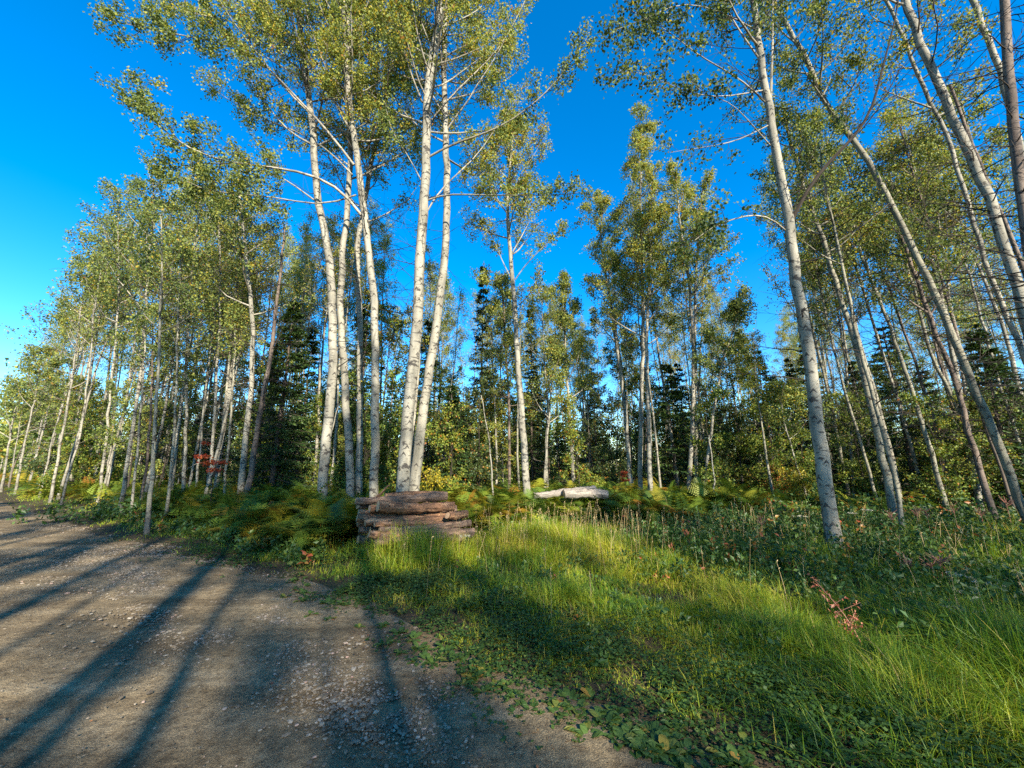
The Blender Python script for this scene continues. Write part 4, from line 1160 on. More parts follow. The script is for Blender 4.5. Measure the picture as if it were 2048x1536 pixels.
# ------------------------------------------------------------------ grass
def blades(mb, P, h, w, lean, tint, nseg=3, az=None):
    n = len(P)
    az = R.uniform(0, 6.28, n) if az is None else az
    wz = az + np.pi / 2 + R.normal(0, .5, n)
    d = np.stack([np.cos(az), np.sin(az), 0 * az], -1); wd = np.stack([np.cos(wz), np.sin(wz), 0 * az], -1)
    t = np.linspace(0, 1, nseg + 1)
    C_ = P[:, None] + d[:, None] * (lean * h)[:, None, None] * (t ** 2)[None, :, None] + np.array([0, 0, 1.]) * (h[:, None] * (t - .35 * np.clip(lean, 0, 1.6)[:, None] * t ** 2.2)[..., ])[..., None]
    ww = (w[:, None] * np.array([.8, 1, .7, .12][:nseg + 1] if nseg == 3 else [.9, .8, .1])[None])[..., None] * wd[:, None] * .5
    V = np.stack([C_ - ww, C_ + ww], 2)          # n,K,2,3
    K = nseg + 1
    b = (np.arange(n) * K * 2)[:, None] + np.arange(nseg)[None] * 2
    F = np.stack([b, b + 1, b + 3, b + 2], -1).reshape(-1, 4)
    mb.add(V, F, None, np.repeat(tint, K * 2))


def rnd_xy(n, x0, x1, y0, y1):
    return R.uniform(x0, x1, n), R.uniform(y0, y1, n)


gm = MB()


def tallness(x, y):
    """metres of grass height; tall tufts right of the log pile and by the right edge"""
    px, py, dp = project(np.stack([x, y, 0 * x], -1))
    h = .055 + .19 * vnoise(x * 1.6, y * 1.6, 41) * (.4 + 1.0 * vnoise(x * 5, y * 5, 42))
    h += .30 * np.exp(-((px - 1090) / 150) ** 2 - ((py - 1095) / 42) ** 2)
    h += .38 * np.exp(-((px - 820) / 100) ** 2 - ((py - 1116) / 16) ** 2)
    h += .16 * np.exp(-((px - 800) / 90) ** 2 - ((py - 1130) / 22) ** 2)
    h += .22 * np.clip((px - 1750) / 250, 0, 1) * np.clip((y - 2.2) / 1.5, 0, 1)
    h += .10 * np.clip((px - 1350) / 300, 0, 1)
    e = edge_dist(x, y)
    h *= np.clip(.35 + e * .55, .3, 1)
    return h


def add_grass(n, x0, x1, y0, y1, wmul, seg, dens=1.0):
    x, y = rnd_xy(n, x0, x1, y0, y1)
    e = edge_dist(x, y)
    pn = vnoise(x * 1.8, y * 1.8, 51) * .6 + vnoise(x * 5, y * 5, 52) * .4
    p = np.clip((e - .12 + .5 * (pn - .5)) / .9, 0, 1) ** 1.3
    p = p * (.22 + .78 * np.clip((pn - .3) * 4, 0, 1))
    inf = np.clip((y - fern_front(x) - .1) / .6, 0, 1)
    p *= 1 - inf * .9
    p = np.where((x > -3.0) & (x < -.8) & (y > 7.75) & (y < 9.3), p * .12, p)
    gx, gy, _ = project(np.stack([x, y, 0 * x], -1))
    p = p * (1 - .75 * np.clip((gx - 1420) / 300, 0, 1) * np.clip((y - 3.4) / 1.5, 0, 1))
    keep = (R.random(len(x)) < p) & (np.abs(x) < y * 1.55 + 1.0)
    x, y = x[keep], y[keep]; n = len(x)
    h = tallness(x, y) * R.uniform(.55, 1.35, n)
    w = R.uniform(.0035, .0065, n) * wmul
    cl = vnoise(x * 7, y * 7, 61)
    az = vnoise(x * 2.2, y * 2.2, 62) * 12 + R.normal(0, 1.2, n)
    lean = np.clip(R.normal(.85, .5, n), .05, 1.7)
    t = np.clip(R.normal(.38, .13, n) + .25 * (cl - .5) + .45 * (vnoise(x * .8, y * .8, 63) - .5), 0, 1)
    dry = R.random(n) < .05; t = np.where(dry, R.uniform(.75, 1, n), t)
    blades(gm, np.stack([x, y, bump(x, y) - .01], -1), h, w, lean, t, seg, az)


add_grass(115000, -1.5, 7, 1.6, 5, 1.0, 3)
add_grass(130000, -5, 10, 4.5, 9, 1.5, 3)
add_grass(60000, -12, 14, 6, 13, 2.3, 2)
add_grass(30000, -32, -6, 6, 24, 3.5, 2)
tag(link('grass', gm.mesh('grass', M_GRASS)), 'lush green and yellowing grass on the verge', 'grass', kind='stuff')

# dry grass stems with seed heads
dm = MB()
x, y = rnd_xy(2600, -6, 9, 3.6, 11)
pxx, pyy, _ = project(np.stack([x, y, 0 * x], -1))
pr = .03 + 1.0 * np.exp(-((pxx - 1110) / 170) ** 2 - ((pyy - 1085) / 40) ** 2) + .5 * np.exp(-((pxx - 840) / 50) ** 2 - ((pyy - 1135) / 18) ** 2) + .35 * np.exp(-((pxx - 1500) / 200) ** 2 - ((pyy - 1090) / 60) ** 2) + .3 * (pxx > 1850)
keep = (R.random(len(x)) < pr) & (edge_dist(x, y) > .5) & (y < fern_front(x) + .4)
x, y = x[keep], y[keep]; n = len(x)
h = R.uniform(.35, .75, n)
P0 = np.stack([x, y, 0 * x], -1); ln = R.normal(0, .12, (n, 2)) * h[:, None]
q = np.stack([P0, P0 + np.concatenate([ln * .3, h[:, None] * .5], 1), P0 + np.concatenate([ln, h[:, None]], 1)], 1)
tubes(dm, q, np.full((n, 1), .0022) * np.array([1, .8, .6]), 3, tint=R.random(n))
k = 7
f = R.uniform(.82, 1.03, (n, k, 1)); cc = q[:, 1][:, None] * (1 - (f - .5) * 2) + q[:, 2][:, None] * ((f - .5) * 2)
leaves(dm, cc.reshape(-1, 3), R.uniform(.02, .035, n * k), R.random(n * k), hang=-.8, asp=.35)
tag(link('dry_grass', dm.mesh('dry_grass', M_STRAW)), 'straw coloured grass stems with seed heads among the green grass', 'dry grass', kind='stuff')

# clover and other low leafy cover along the verge
cm = MB()


def low_leaves(n, x0, x1, y0, y1, s):
    x, y = rnd_xy(n, x0, x1, y0, y1)
    e = edge_dist(x, y)
    pn = vnoise(x * 1.6, y * 1.6, 71) * .6 + vnoise(x * 6, y * 6, 72) * .4
    p = np.clip(1 - np.abs(e - .9) / 1.3, 0, 1) * np.clip((pn - .38) * 4, 0, 1)
    px, py, _ = project(np.stack([x, y, 0 * x], -1))
    p = np.maximum(p, np.clip(1 - np.hypot((px - 1330) / 330, (py - 1370) / 130), 0, 1) * np.clip((pn - .3) * 3, 0, 1) * (e > .1))
    keep = R.random(n) < p
    x, y = x[keep], y[keep]; n = len(x)
    hh = R.uniform(.015, .13, n) * np.clip(edge_dist(x, y) + .3, .3, 1.1)
    for k in range(3):
        a = R.uniform(0, 6.28, n)
        d = np.stack([np.cos(a), np.sin(a), R.uniform(-.2, .35, n)], -1)
        w = norm(np.cross(d, R.normal(0, .3, (n, 3)) + [0, 0, 1]))
        ss = (R.uniform(.014, .026, n) * s)[:, None]
        b = np.stack([x, y, hh], -1)
        V = np.stack([b, b + d * ss * .55 + w * ss * .5, b + d * ss * 1.1, b + d * ss * .55 - w * ss * .5], 1)
        cm.add(V, np.arange(n * 4).reshape(n, 4), None, np.repeat(np.clip(R.normal(.5, .17, n), 0, .84), 4))


low_leaves(110000, -2.5, 5, 1.8, 6, 1.0)
low_leaves(60000, -9, 6, 4.5, 10, 1.5)
tag(link('clover', cm.mesh('clover', M_WEED)), 'low clover and small broad leaves at the edge of the track', 'ground cover', kind='stuff')

# plantain rosettes dotted at the track edge
pm = MB()
for j in range(150):
    px = R.uniform(560, 1500); t = R.random()
    g = ground(px, np.interp(px, [p[0] for p in EDGE_PX], [p[1] for p in EDGE_PX]) + R.normal(8, 22))
    s = R.uniform(.05, .12); k = R.integers(6, 12); a = R.uniform(0, 6.28, k)
    d = np.stack([np.cos(a), np.sin(a), R.uniform(.15, .7, k)], -1); d = norm(d)
    w = norm(np.cross(d, [0, 0, 1.])); L = (s * R.uniform(.7, 1.2, k))[:, None]
    b = np.repeat(g[None] + [0, 0, .005], k, 0)
    m1 = b + d * L * .55; tip = b + d * L - np.array([0, 0, 1]) * L * .22
    m0 = b + d * L * .28; m2 = b + d * L * .82 - np.array([0, 0, 1]) * L * .08
    V = np.stack([b, m0 + w * L * .15, m1 + w * L * .22, m2 + w * L * .14, tip, m2 - w * L * .14, m1 - w * L * .22, m0 - w * L * .15], 1)
    o8 = np.arange(k)[:, None] * 8
    pm.add(V, np.concatenate([o8 + [0, 1, 6, 7], o8 + [1, 2, 5, 6], o8 + [2, 3, 4, 5]]), None, np.repeat(np.clip(R.normal(.55, .14, k), 0, .85), 8))
tag(link('plantain', pm.mesh('plantain', M_WEED)), 'small bright rosettes of broad leaves on the bare soil edge', 'ground cover', kind='stuff')

# leafy undergrowth of herbs on the right
um = MB()


def herbs(n, x0, x1, y0, y1, hmin, hmax, wfun, s=1.0, nl=22):
    x, y = rnd_xy(n, x0, x1, y0, y1)
    px, py, _ = project(np.stack([x, y, 0 * x], -1))
    keep = R.random(n) < wfun(px, py, x, y)
    x, y = x[keep], y[keep]; n = len(x)
    h = R.uniform(hmin, hmax, n)
    P0 = np.stack([x, y, 0 * x], -1); ln = R.normal(0, .16, (n, 2)) * h[:, None]
    q = np.stack([P0, P0 + np.concatenate([ln * .3, h[:, None] * .5], 1), P0 + np.concatenate([ln, h[:, None]], 1)], 1)
    tubes(um, q, np.full((n, 1), .003) * np.array([1, .8, .5]), 3, tint=R.uniform(.3, .9, n))
    f = R.uniform(.15, 1.0, (n, nl, 1))
    cc = P0[:, None] + (q[:, 2] - P0)[:, None] * f + R.normal(0, .035, (n, nl, 3)) * s
    tt = np.clip(np.repeat(R.normal(.42, .14, n), nl) + R.normal(0, .1, n * nl), 0, 1)
    tt = np.where(np.repeat(R.random(n) < .05, nl), R.uniform(.85, 1, n * nl), tt)
    leaves(um, cc.reshape(-1, 3), R.uniform(.035, .09, n * nl) * s, tt, hang=.15, asp=.6)


def zone(px, py, x, y):
    z = np.clip((px - 1240) / 260, 0, 1) * np.clip((y - 4.6) / 1.6, 0, 1)
    z = np.maximum(z, np.clip((px - 1680) / 160, 0, 1) * np.clip((y - 3.2) / 1.0, 0, 1))
    return z * (edge_dist(x, y) > 1.0) * (.35 + .65 * (vnoise(x * 1.2, y * 1.2, 81) > .35))


herbs(7500, 2, 16, 3.0, 12, .15, .55, zone)
herbs(1500, 5, 24, 7, 18, .3, .8, lambda px, py, x, y: (y > 8.5) * .9, 1.5)
herbs(900, -1, 6, 3.2, 8, .08, .25, lambda px, py, x, y: (edge_dist(x, y) > .6) * (vnoise(x * 1.5, y * 1.5, 88) > .5) * .9, .8, 14)
herbs(2600, -14, 6, 6, 14, .15, .4, lambda px, py, x, y: np.exp(-((y - fern_front(x) + .25) / .5) ** 2) * (edge_dist(x, y) > .4), 1.2)
herbs(3000, -14, 22, 11, 26, .2, .7, lambda px, py, x, y: np.full(len(x), .8), 1.8, 16)
tag(link('undergrowth', um.mesh('undergrowth', M_WEED)), 'tangled leafy herbs between the grass and the forest', 'undergrowth', kind='stuff')

# fallen leaves on the road and soil
lm = MB()
x, y = rnd_xy(26000, -9, 6, 1.6, 11)
e = edge_dist(x, y); keep = R.random(len(x)) < np.where(e > 1.2, .12, np.where(e > -.5, .75 * (vnoise(x * 2, y * 2, 97) > .35), .035))
x, y = x[keep], y[keep]; n = len(x); a = R.uniform(0, 6.28, n)
d = np.stack([np.cos(a), np.sin(a), R.normal(0, .15, n)], -1); w = norm(np.cross(d, R.normal(0, .2, (n, 3)) + [0, 0, 1])); s = R.uniform(.008, .030, n)[:, None]
b = np.stack([x, y, .022 + np.maximum(bump(x, y), 0)], -1)
lm.add(np.stack([b, b + d * s * .5 + w * s * .4, b + d * s, b + d * s * .5 - w * s * .4], 1), np.arange(n * 4).reshape(n, 4), None, np.repeat(R.random(n), 4))
# short dead stems and twigs pressed into the soil edge
x, y = rnd_xy(9000, -8, 6, 1.6, 9); e = edge_dist(x, y)
keep = R.random(len(x)) < np.where((e > -.35) & (e < 1.3), .5, np.where(e < -.35, .02, .0)); x, y = x[keep], y[keep]; n = len(x)
a = R.uniform(0, 6.28, n); L = R.uniform(.03, .16, n)
q0 = np.stack([x, y, .012 + np.maximum(bump(x, y), 0)], -1); dd = np.stack([np.cos(a), np.sin(a), R.uniform(0, .25, n)], -1) * L[:, None]
tubes(lm, np.stack([q0, q0 + dd * .5 + [0, 0, .003], q0 + dd], 1), np.full((n, 3), .0013), 3, tint=R.uniform(.3, .95, n))
M_LIT = leaf_mat('leaf_litter', [(0, (.05, .03, .018)), (.6, (.13, .075, .035)), (.9, (.25, .13, .04)), (1, (.32, .06, .03))], .05, .8)
tag(link('leaf_litter', lm.mesh('leaf_litter', M_LIT)), 'scattered small brown fallen leaves', 'fallen leaves', kind='stuff')

# ------------------------------------------------------------------ gravel
ph = (1 + 5 ** .5) / 2
IV = np.array([(-1, ph, 0), (1, ph, 0), (-1, -ph, 0), (1, -ph, 0), (0, -1, ph), (0, 1, ph), (0, -1, -ph), (0, 1, -ph), (ph, 0, -1), (ph, 0, 1), (-ph, 0, -1), (-ph, 0, 1)], float)
IV /= np.linalg.norm(IV[0])
IF = np.array([(0, 11, 5), (0, 5, 1), (0, 1, 7), (0, 7, 10), (0, 10, 11), (1, 5, 9), (5, 11, 4), (11, 10, 2), (10, 7, 6), (7, 1, 8), (3, 9, 4), (3, 4, 2), (3, 2, 6), (3, 6, 8), (3, 8, 9), (4, 9, 5), (2, 4, 11), (6, 2, 10), (8, 6, 7), (9, 8, 1)])
sm = MB()


def stones(x, y, s):
    n = len(x)
    V = IV[None] * R.uniform(.65, 1.35, (n, 12, 1)) * (R.uniform(.6, 1.4, (n, 1, 3)) * [1, 1, .5]) * s[:, None, None]
    a = R.uniform(0, 6.28, n); c, t = np.cos(a)[:, None], np.sin(a)[:, None]
    W = np.stack([V[..., 0] * c - V[..., 1] * t, V[..., 0] * t + V[..., 1] * c, V[..., 2]], -1) + np.stack([x, y, .006 - s * .05], -1)[:, None]
    sm.add(W.reshape(-1, 3), (IF[None] + (np.arange(n) * 12)[:, None, None]).reshape(-1, 3), None, np.repeat(R.random(n), 12))


GP = [(300, 1130, 1.0, 5200), (430, 1190, .9, 3600), (480, 1260, .6, 1500), (150, 1080, 1.8, 3500), (640, 1360, .35, 420), (700, 1420, .3, 420), (600, 1240, .5, 800), (780, 1450, .3, 500), (880, 1400, .3, 300), (20, 1045, 3.0, 3000)]
for px, py, sg, n in GP:
    n = int(n * 1.7)
    g = ground(px, py)
    a = R.normal(0, sg * 1.2, n); o = R.normal(0, sg * .55, n)
    x = g[0] + a * RD[0] + o * RN[0]; y = g[1] + a * RD[1] + o * RN[1]
    keep = (vnoise(x * 2.4, y * 2.4, 91) + .5 * vnoise(x * 7, y * 7, 92) > .62) & (edge_dist(x, y) < .25) & (y > 1.5)
    x, y = x[keep], y[keep]
    stones(x, y, (.0035 + .010 * R.random(len(x)) ** 2.2) * (1 + .06 * y) * np.where(R.random(len(x)) < .05, 1.5, 1))
x, y = rnd_xy(16000, -9, 3.5, 1.5, 9); keep = edge_dist(x, y) < .5
stones(x[keep], y[keep], .002 + .006 * R.random(keep.sum()) ** 2)
x, y = rnd_xy(60, -4, 2.0, 2, 6); keep = edge_dist(x, y) < .2
stones(x[keep], y[keep], R.uniform(.013, .024, keep.sum()))
m, nt, out = nodes('gravel_stone')
at = nt.nodes.new('ShaderNodeAttribute'); at.attribute_name = 'tint'
cc = ramp(nt, at.outputs['Fac'], [(0, (.09, .068, .042)), (.5, (.155, .12, .078)), (.8, (.22, .18, .125)), (.95, (.31, .265, .20)), (1, (.36, .22, .16))])
g_ = nt.nodes.new('ShaderNodeNewGeometry')
cc = mix(nt, .5, cc, ramp(nt, noise(nt, g_.outputs['Position'], 150, 3), [(.3, (.6, .6, .6)), (.7, (1.2, 1.2, 1.2))]), 'MULTIPLY')
b = nt.nodes.new('ShaderNodeBsdfPrincipled'); b.inputs['Roughness'].default_value = .85; nt.links.new(cc, b.inputs['Base Color']); nt.links.new(b.outputs[0], out.inputs['Surface'])
tag(link('gravel', sm.mesh('gravel', m)), 'loose pale gravel lying in streaks on the dirt road', 'gravel', kind='stuff')

# ------------------------------------------------------------------ logs
def log_mat(name, a, b_, c_):
    m, nt, out = nodes(name)
    uv = nt.nodes.new('ShaderNodeUVMap'); uv.uv_map = 'uv'; oi = nt.nodes.new('ShaderNodeObjectInfo')
    cx = nt.nodes.new('ShaderNodeCombineXYZ'); nt.links.new(mth(nt, 'MULTIPLY', oi.outputs['Random'], 53.), cx.inputs[0]); nt.links.new(mth(nt, 'MULTIPLY', oi.outputs['Random'], 17.), cx.inputs[1])
    va = nt.nodes.new('ShaderNodeVectorMath'); nt.links.new(uv.outputs[0], va.inputs[0]); nt.links.new(cx.outputs[0], va.inputs[1]); vec = va.outputs[0]
    f1 = noise(nt, mapv(nt, vec, (14, 3.2, 1)), 1, 5, .65); f2 = noise(nt, mapv(nt, vec, (60, 22, 1)), 1, 3, .7); f3 = noise(nt, mapv(nt, vec, (4, 2.0, 1)), 1, 3)
    c = ramp(nt, f1, [(.38, a), (.50, b_), (.62, c_)])
    c = mix(nt, ramp(nt, f3, [(.50, (0, 0, 0)), (.56, (.75, .75, .75))]), c, b_)
    f4 = noise(nt, mapv(nt, vec, (6, 1.3, 1)), 1, 4, .7)
    c = mix(nt, ramp(nt, f4, [(.56, (0, 0, 0)), (.60, (.85, .85, .85))]), c, c_)
    c = mix(nt, .8, c, ramp(nt, f2, [(.32, (.4, .4, .4)), (.6, (1.25, 1.2, 1.15))]), 'MULTIPLY')
    b = nt.nodes.new('ShaderNodeBsdfPrincipled'); b.inputs['Roughness'].default_value = .85; b.inputs['Specular IOR Level'].default_value = .15
    nt.links.new(c, b.inputs['Base Color'])
    bp = nt.nodes.new('ShaderNodeBump'); bp.inputs['Strength'].default_value = 1; bp.inputs['Distance'].default_value = .02
    nt.links.new(mth(nt, 'ADD', f1, mth(nt, 'MULTIPLY', f2, .4)), bp.inputs['Height']); nt.links.new(bp.outputs[0], b.inputs['Normal'])
    nt.links.new(b.outputs[0], out.inputs['Surface']); return m


M_LOG = log_mat('log_bark', (.045, .026, .018), (.18, .096, .054), (.38, .215, .115))
M_LOG2 = log_mat('log_bark_grey', (.045, .032, .025), (.14, .092, .064), (.28, .185, .125))
M_LOGP = log_mat('pale_log_bark', (.09, .08, .068), (.22, .195, .165), (.32, .275, .225))
m, nt, out = nodes('cut_wood')
g_ = nt.nodes.new('ShaderNodeUVMap'); g_.uv_map = 'uv'
wv = nt.nodes.new('ShaderNodeTexWave'); wv.wave_type = 'RINGS'; wv.rings_direction = 'SPHERICAL'; wv.inputs['Scale'].default_value = 14; wv.inputs['Distortion'].default_value = 1.5
nt.links.new(g_.outputs[0], wv.inputs['Vector'])
cc = ramp(nt, wv.outputs[0], [(0, (.30, .17, .085)), (1, (.50, .31, .16))])
b = nt.nodes.new('ShaderNodeBsdfPrincipled'); b.inputs['Roughness'].default_value = .8; nt.links.new(cc, b.inputs['Base Color']); nt.links.new(b.outputs[0], out.inputs['Surface'])
M_CUT = m


def make_log(A, B, r0, r1, label, mat, group, name='log', stub=0, knots=3):
    A = np.array(A, float); B = np.array(B, float)
    mid = (A + B) / 2
    K = 16; t = np.linspace(0, 1, K)[:, None]
    P = A * (1 - t) + B * t - mid
    L = np.linalg.norm(B - A)
    P[:, 2] += .035 * np.sin(np.linspace(0, 3.1, K) * R.uniform(.8, 1.6)) * R.choice([-1, 1]) * L / 2
    P[1:-1] += R.normal(0, .006, (K - 2, 3))
    rad = np.linspace(r0, r1, K) * .95 * (1 + R.normal(0, .045, K))
    root = link(name, None, None, mid)
    mb = MB(); tubes(mb, P[None], rad[None], 18, wob=.075)
    for _ in range(knots):                                  # knots and bark flakes
        k = R.integers(2, K - 2); a = R.uniform(0, 3.1)
        d = norm(np.array([R.normal(0, .3), -math.cos(a), abs(math.sin(a)) * .9]))
        q = P[k] + d * rad[k] * .8
        tubes(mb, np.stack([q, q + d * rad[k] * R.uniform(.25, .6)])[None], np.array([[.022, .012]]) * R.uniform(.6, 1.2), 6)
    link('bark', mb.mesh('bark', mat), root)
    for e_, sgn, rr in ((0, -1, rad[0]), (-1, 1, rad[-1])):
        ax = norm(P[1] - P[0]) if e_ == 0 else norm(P[-1] - P[-2])
        n1 = norm(np.cross(ax, [0, 0, 1.])); n2 = np.cross(ax, n1)
        a = np.linspace(0, 2 * np.pi, 17)[:-1]; c = P[e_] + ax * sgn * .002
        rim = c + (np.cos(a)[:, None] * n1 + np.sin(a)[:, None] * n2) * rr * .93 * (1 + R.normal(0, .02, 16))[:, None]
        V = np.concatenate([[c + ax * sgn * .004], rim])
        uvv = np.concatenate([[[0, 0]], np.stack([np.cos(a), np.sin(a)], 1) * rr])
        i = np.arange(16)
        cb = MB(); cb.add(V, np.stack([0 * i, 1 + i, 1 + (i + 1) % 16], 1), uvv)
        link('cut_end', cb.mesh('cut_end', M_CUT), root)
    if stub:
        sb = MB(); q = P[3] + [0, 0, rad[3] * .6]
        u = norm(np.array([.85, -.1, .75]))
        tubes(sb, np.stack([q, q + u * .16 + [0, 0, -.02], q + u * .33 + [0, 0, .02], q + u * .40])[None], np.array([[.032, .026, .016, .006]]), 7)
        link('branch_stub', sb.mesh('branch_stub', M_LOG), root)
    return tag(root, label, 'log', group)


def plog(x0, y0, x1, y1, d0, d1, Y0, Y1, label, mat=None, **k):
    A = onY(x0, y0, Y0); B = onY(x1, y1, Y1)
    _, _, p0 = project(A); _, _, p1 = project(B)
    return make_log(A, B, d0 / 2 * p0 / FPX, d1 / 2 * p1 / FPX, label, mat or M_LOG, 'logs of the pile', **k)


LG = [
    (711, 1002, 893, 990, 13, 16, 8.0, 8.8, 'top dark brown log of the pile with a broken branch stub at its left', M_LOG2, dict(stub=1)),
    (770, 992, 888, 986, 9, 8, 8.6, 9.2, 'thin pale log lying behind the topmost one on the pile', M_LOG, {}),
    (756, 1012, 907, 1016, 22, 16, 7.6, 8.5, 'thickest log, second from the top, cut end showing at its left', M_LOG, dict(knots=5)),
    (739, 1018, 895, 1012, 15, 12, 7.85, 8.9, 'log whose orange cut end peeks out left of the thickest log', M_LOG, {}),
    (716, 1012, 745, 1011, 11, 9, 8.1, 8.4, 'short splintered piece under the left end of the top log', M_LOG2, {}),
    (717, 1026, 880, 1022, 13, 12, 7.8, 8.8, 'log just below the orange-ended one, sticking out farther left', M_LOG, {}),
    (714, 1036, 922, 1032, 13, 11, 7.6, 8.6, 'long log in the middle layer running the whole width of the pile', M_LOG, {}),
    (895, 1031, 933, 1028, 13, 14, 8.0, 8.3, 'short log with a bare orange end at the right of the middle layer', M_LOG, {}),
    (715, 1046, 900, 1041, 14, 12, 7.75, 8.7, 'log at the far left of the fourth layer with a dark end', M_LOG2, {}),
    (730, 1046, 920, 1039, 15, 12, 7.5, 8.5, 'log with a light sawn end, middle of the fourth layer', M_LOG, {}),
    (749, 1049, 905, 1050, 10, 11, 7.4, 8.3, 'log with a small round pale end, front of the fourth layer', M_LOG, {}),
    (758, 1060, 941, 1049, 14, 13, 7.45, 8.35, 'grass-topped log in the fifth layer', M_LOG2, {}),
    (718, 1060, 820, 1066, 13, 13, 7.7, 8.1, 'short thick log at the left of the fifth layer', M_LOG2, {}),
    (738, 1068, 800, 1072, 15, 13, 7.3, 7.5, 'angular broken brown piece low at the left front', M_LOG, {}),
    (760, 1073, 946, 1064, 13, 15, 7.35, 8.2, 'broad dark log low in the pile, right part uncovered', M_LOG2, {}),
    (716, 1079, 765, 1080, 15, 15, 7.5, 7.7, 'mossy log end at the bottom left corner', M_LOG2, {}),
    (750, 1086, 868, 1080, 13, 14, 7.25, 7.7, 'bottom front log half sunk in the grass', M_LOG2, {}),
    (846, 1080, 930, 1078, 13, 11, 7.5, 7.9, 'weathered bark-shedding log at the bottom right', M_LOG2, {}),
    (795, 1097, 868, 1093, 12, 12, 7.05, 7.3, 'lowest log lying flat in the grass before the pile', M_LOG2, {}),
]
for x0, y0, x1, y1, d0, d1, Y0, Y1, lab, mt, kw in LG:
    d0 *= 1.15; d1 *= 1.15
    plog(x0, y0, x1, y1, d0, d1, Y0, Y1, lab, mt, **kw)
# hidden inner logs that carry the pile
for k, (x0, z0, y0) in enumerate([(-2.9, .16, 8.9), (-2.9, .16, 8.6), (-2.85, .40, 8.75), (-2.75, .60, 8.85)]):
    make_log((x0, y0, z0), (x0 + 1.5, y0 + .25, z0), .12, .11, 'inner log hidden behind the front logs, %s from the ground' % ORD[k], M_LOG2, 'inner logs of the pile')
# splinters and sawdust mound
sc = MB(); n = 900
c = ground(850, 1098)
cc = c + R.normal(0, 1, (n, 3)) * [.28, .22, 0]; cc[:, 2] = R.uniform(.01, .16, n) * np.exp(-((cc[:, 0] - c[0]) / .4) ** 2)
leaves(sc, cc, R.uniform(.02, .09, n), R.random(n), hang=0, asp=.35)
M_CHIP = leaf_mat('wood_chip', [(0, (.14, .08, .05)), (.6, (.32, .20, .13)), (1, (.5, .36, .24))], .02, .8)
tag(link('bark_chips', sc.mesh('bark_chips', M_CHIP)), 'pinkish bark chips and splinters at the foot of the log pile', 'bark chips', kind='stuff')

GF = 'pale fallen logs in the ferns'
for a_, b_, r0, r1, lab in [((1128, 988), (1214, 990), .13, .125, 'frontmost pale grey log lying in the ferns, blunt right end'), ((1130, 982), (1190, 977), .08, .09, 'thinner pale log behind the frontmost one in the ferns'),
                            ((1067, 992), (1130, 984), .09, .10, 'greenish weathered log at the left of the pale fallen logs')]:
    A = onY(*a_, 10.9 if r0 != .08 else 11.3); B = onY(*b_, 11.1 if r0 != .08 else 11.6)
    make_log(A, B, r0, r1, lab, M_LOGP, GF, knots=2)
for k, (dx, dz) in enumerate([(.1, .34), (.0, .10)]):
    make_log((.9 + dx, 11.1 + .05 * k, dz), (2.6 + dx, 11.2, dz), .12, .12, 'supporting log buried in ferns under the pale fallen logs, %s from the top' % ORD[k], M_LOGP, 'supporting logs in the ferns')


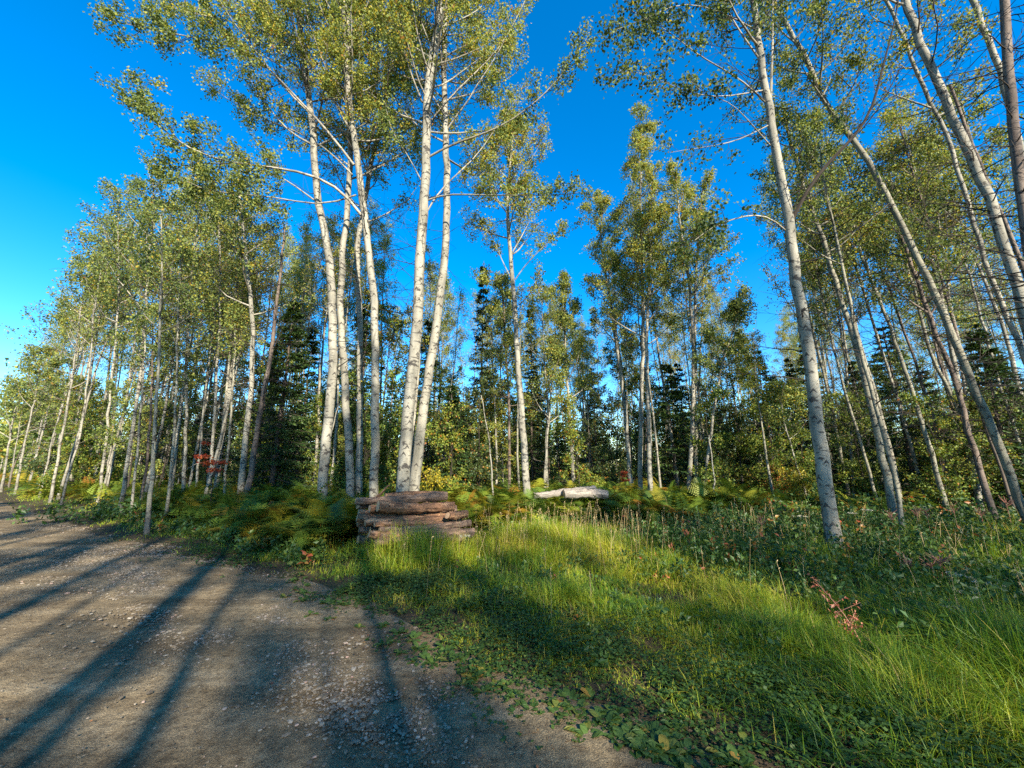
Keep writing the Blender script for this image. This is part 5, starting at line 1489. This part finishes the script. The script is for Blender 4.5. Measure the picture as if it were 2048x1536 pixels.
# ------------------------------------------------------------------ single plants
def stalk_plant(px, py_base, h, label, kind, cat='plant', lean=(0, 0)):
    g = ground(px, py_base)
    root = link({'fireweed': 'fireweed_stalk', 'yarrow': 'yarrow_plant', 'redstem': 'red_leafed_plant'}[kind], None, None, g)
    st = MB(); hd = MB(); lf = MB()
    top = np.array([lean[0], lean[1], h])
    P = np.stack([np.zeros(3), top * [.3, .3, .5], top])
    tubes(st, smooth_path(P, 7)[None], np.linspace(.005, .0025, 7)[None], 5, tint=.6)
    if kind == 'fireweed':
        for _ in range(16):
            d = norm(np.array([R.normal(0, 1), R.normal(0, 1), .55])); q = top * R.uniform(.80, 1)
            tubes(hd, np.stack([q, q + d * .05 + [0, 0, .01], q + d * R.uniform(.09, .15) + [0, 0, .035]])[None], np.array([[.003, .004, .002]]), 4)
        n = 40; f = R.uniform(.2, .8, (n, 1))
        leaves(lf, top * f + R.normal(0, .03, (n, 3)), R.uniform(.05, .09, n), np.clip(R.normal(.6, .2, n), 0, 1), hang=.1, asp=.25)
    elif kind == 'yarrow':
        for _ in range(9):
            d = np.array([R.normal(0, .055), R.normal(0, .055), .02]); q = top * .85
            tubes(st, np.stack([q, top + d])[None], np.array([[.002, .0015]]), 3)
            n = 26; cc = top + d + R.normal(0, 1, (n, 3)) * [.012, .012, .004]
            leaves(hd, cc, R.uniform(.008, .014, n), 0.5, hang=0, asp=1)
        n = 26; f = R.uniform(.1, .8, (n, 1))
        leaves(lf, top * f + R.normal(0, .03, (n, 3)), R.uniform(.04, .07, n), np.clip(R.normal(.4, .1, n), 0, .8), hang=0, asp=.3)
    else:
        n = 90; f = R.uniform(.12, 1, (n, 1)) ** .8
        for _ in range(5):
            q = top * R.uniform(.3, .7); d = np.array([R.uniform(.05, .2), R.normal(0, .05), R.uniform(.02, .12)])
            tubes(st, np.stack([q, q + d])[None], np.array([[.003, .0015]]), 4)
            m_ = 14; g2 = R.random((m_, 1)); leaves(hd, q + d * g2 + R.normal(0, .012, (m_, 3)), R.uniform(.02, .04, m_), R.random(m_), hang=0, asp=.5)
        leaves(hd, top * f + R.normal(0, .02, (n, 3)), R.uniform(.02, .045, n), R.random(n), hang=0, asp=.5)
    link('stem', st.mesh('stem', M_PINK if kind != 'yarrow' else M_WEED), root)
    link('flower_head' if kind != 'redstem' else 'foliage', hd.mesh('head', {'fireweed': M_PINK, 'yarrow': M_WHITE, 'redstem': M_REDW}[kind]), root)
    if lf.n: link('foliage', lf.mesh('foliage', M_WEED), root)
    return tag(root, label, cat, {'fireweed': 'pink dried seed stalks', 'yarrow': 'white flat-topped flowers', 'redstem': None}[kind])


M_REDW = leaf_mat('rust_leaf', [(0, (.20, .05, .03)), (.5, (.36, .10, .05)), (1, (.5, .24, .14))], .25, .6)
stalk_plant(1738, 1318, .62, 'rust red leafy stem leaning left in the grass on the right', 'redstem', lean=(-.34, .05))
FW = [(1905, 1010, 'pink seed stalk nearest the dark brown trunk, highest of the group'), (2012, 1005, 'pink seed stalk in front of the pale poplar base at the right edge'), (1832, 1018, 'pink seed stalk just right of the very slender grey tree'),
      (1852, 1022, 'pink seed stalk second to the right of the very slender grey tree'), (1782, 1028, 'pink seed stalk just left of the very slender grey tree'), (1878, 1118, 'broad pink seed head spread flat above the dark undergrowth'),
      (1862, 1125, 'small pink seed head at the left of the broad one'), (1522, 1040, 'reddish seed stalk left of the nearest poplar trunk'), (1818, 1130, 'branched pale pink seed head below the slender grey tree'), (1960, 1020, 'pink seed stalk between the last two at the right edge')]
for px, py, lab in FW:
    Yt = 8.0 if py < 1050 else 5.2
    P = onY(px, py, Yt); g = np.array([P[0], P[1], 0])
    gx, gy, _ = project(g)
    stalk_plant(float(gx), float(gy), max(P[2], .4), lab, 'fireweed')
YW = [(1925, 1155, 4.6, 'large white flat flower cluster at the right among dark weeds'), (1975, 1170, 4.4, 'white flower cluster right of the large one'), (1943, 1190, 4.3, 'white flower cluster just below the large one'), (1700, 1028, 7.8, 'pale flower cluster right behind the nearest poplar'),
      (1735, 1022, 8.2, 'pale flower cluster between the nearest poplar and the slender tree'), (932, 1075, 7.2, 'white flower cluster at the right end of the log pile'), (1600, 1034, 8.5, 'pale flower cluster left of the nearest poplar'), (1915, 1220, 4.0, 'lowest white flower cluster at the right')]
for px, py, Yt, lab in YW:
    P = onY(px, py, Yt); gx, gy, _ = project(np.array([P[0], P[1], 0]))
    stalk_plant(float(gx), float(gy), max(P[2], .12), lab, 'yarrow')

print('objects', len(bpy.data.objects), 'verts', sum(len(m.vertices) for m in bpy.data.meshes))
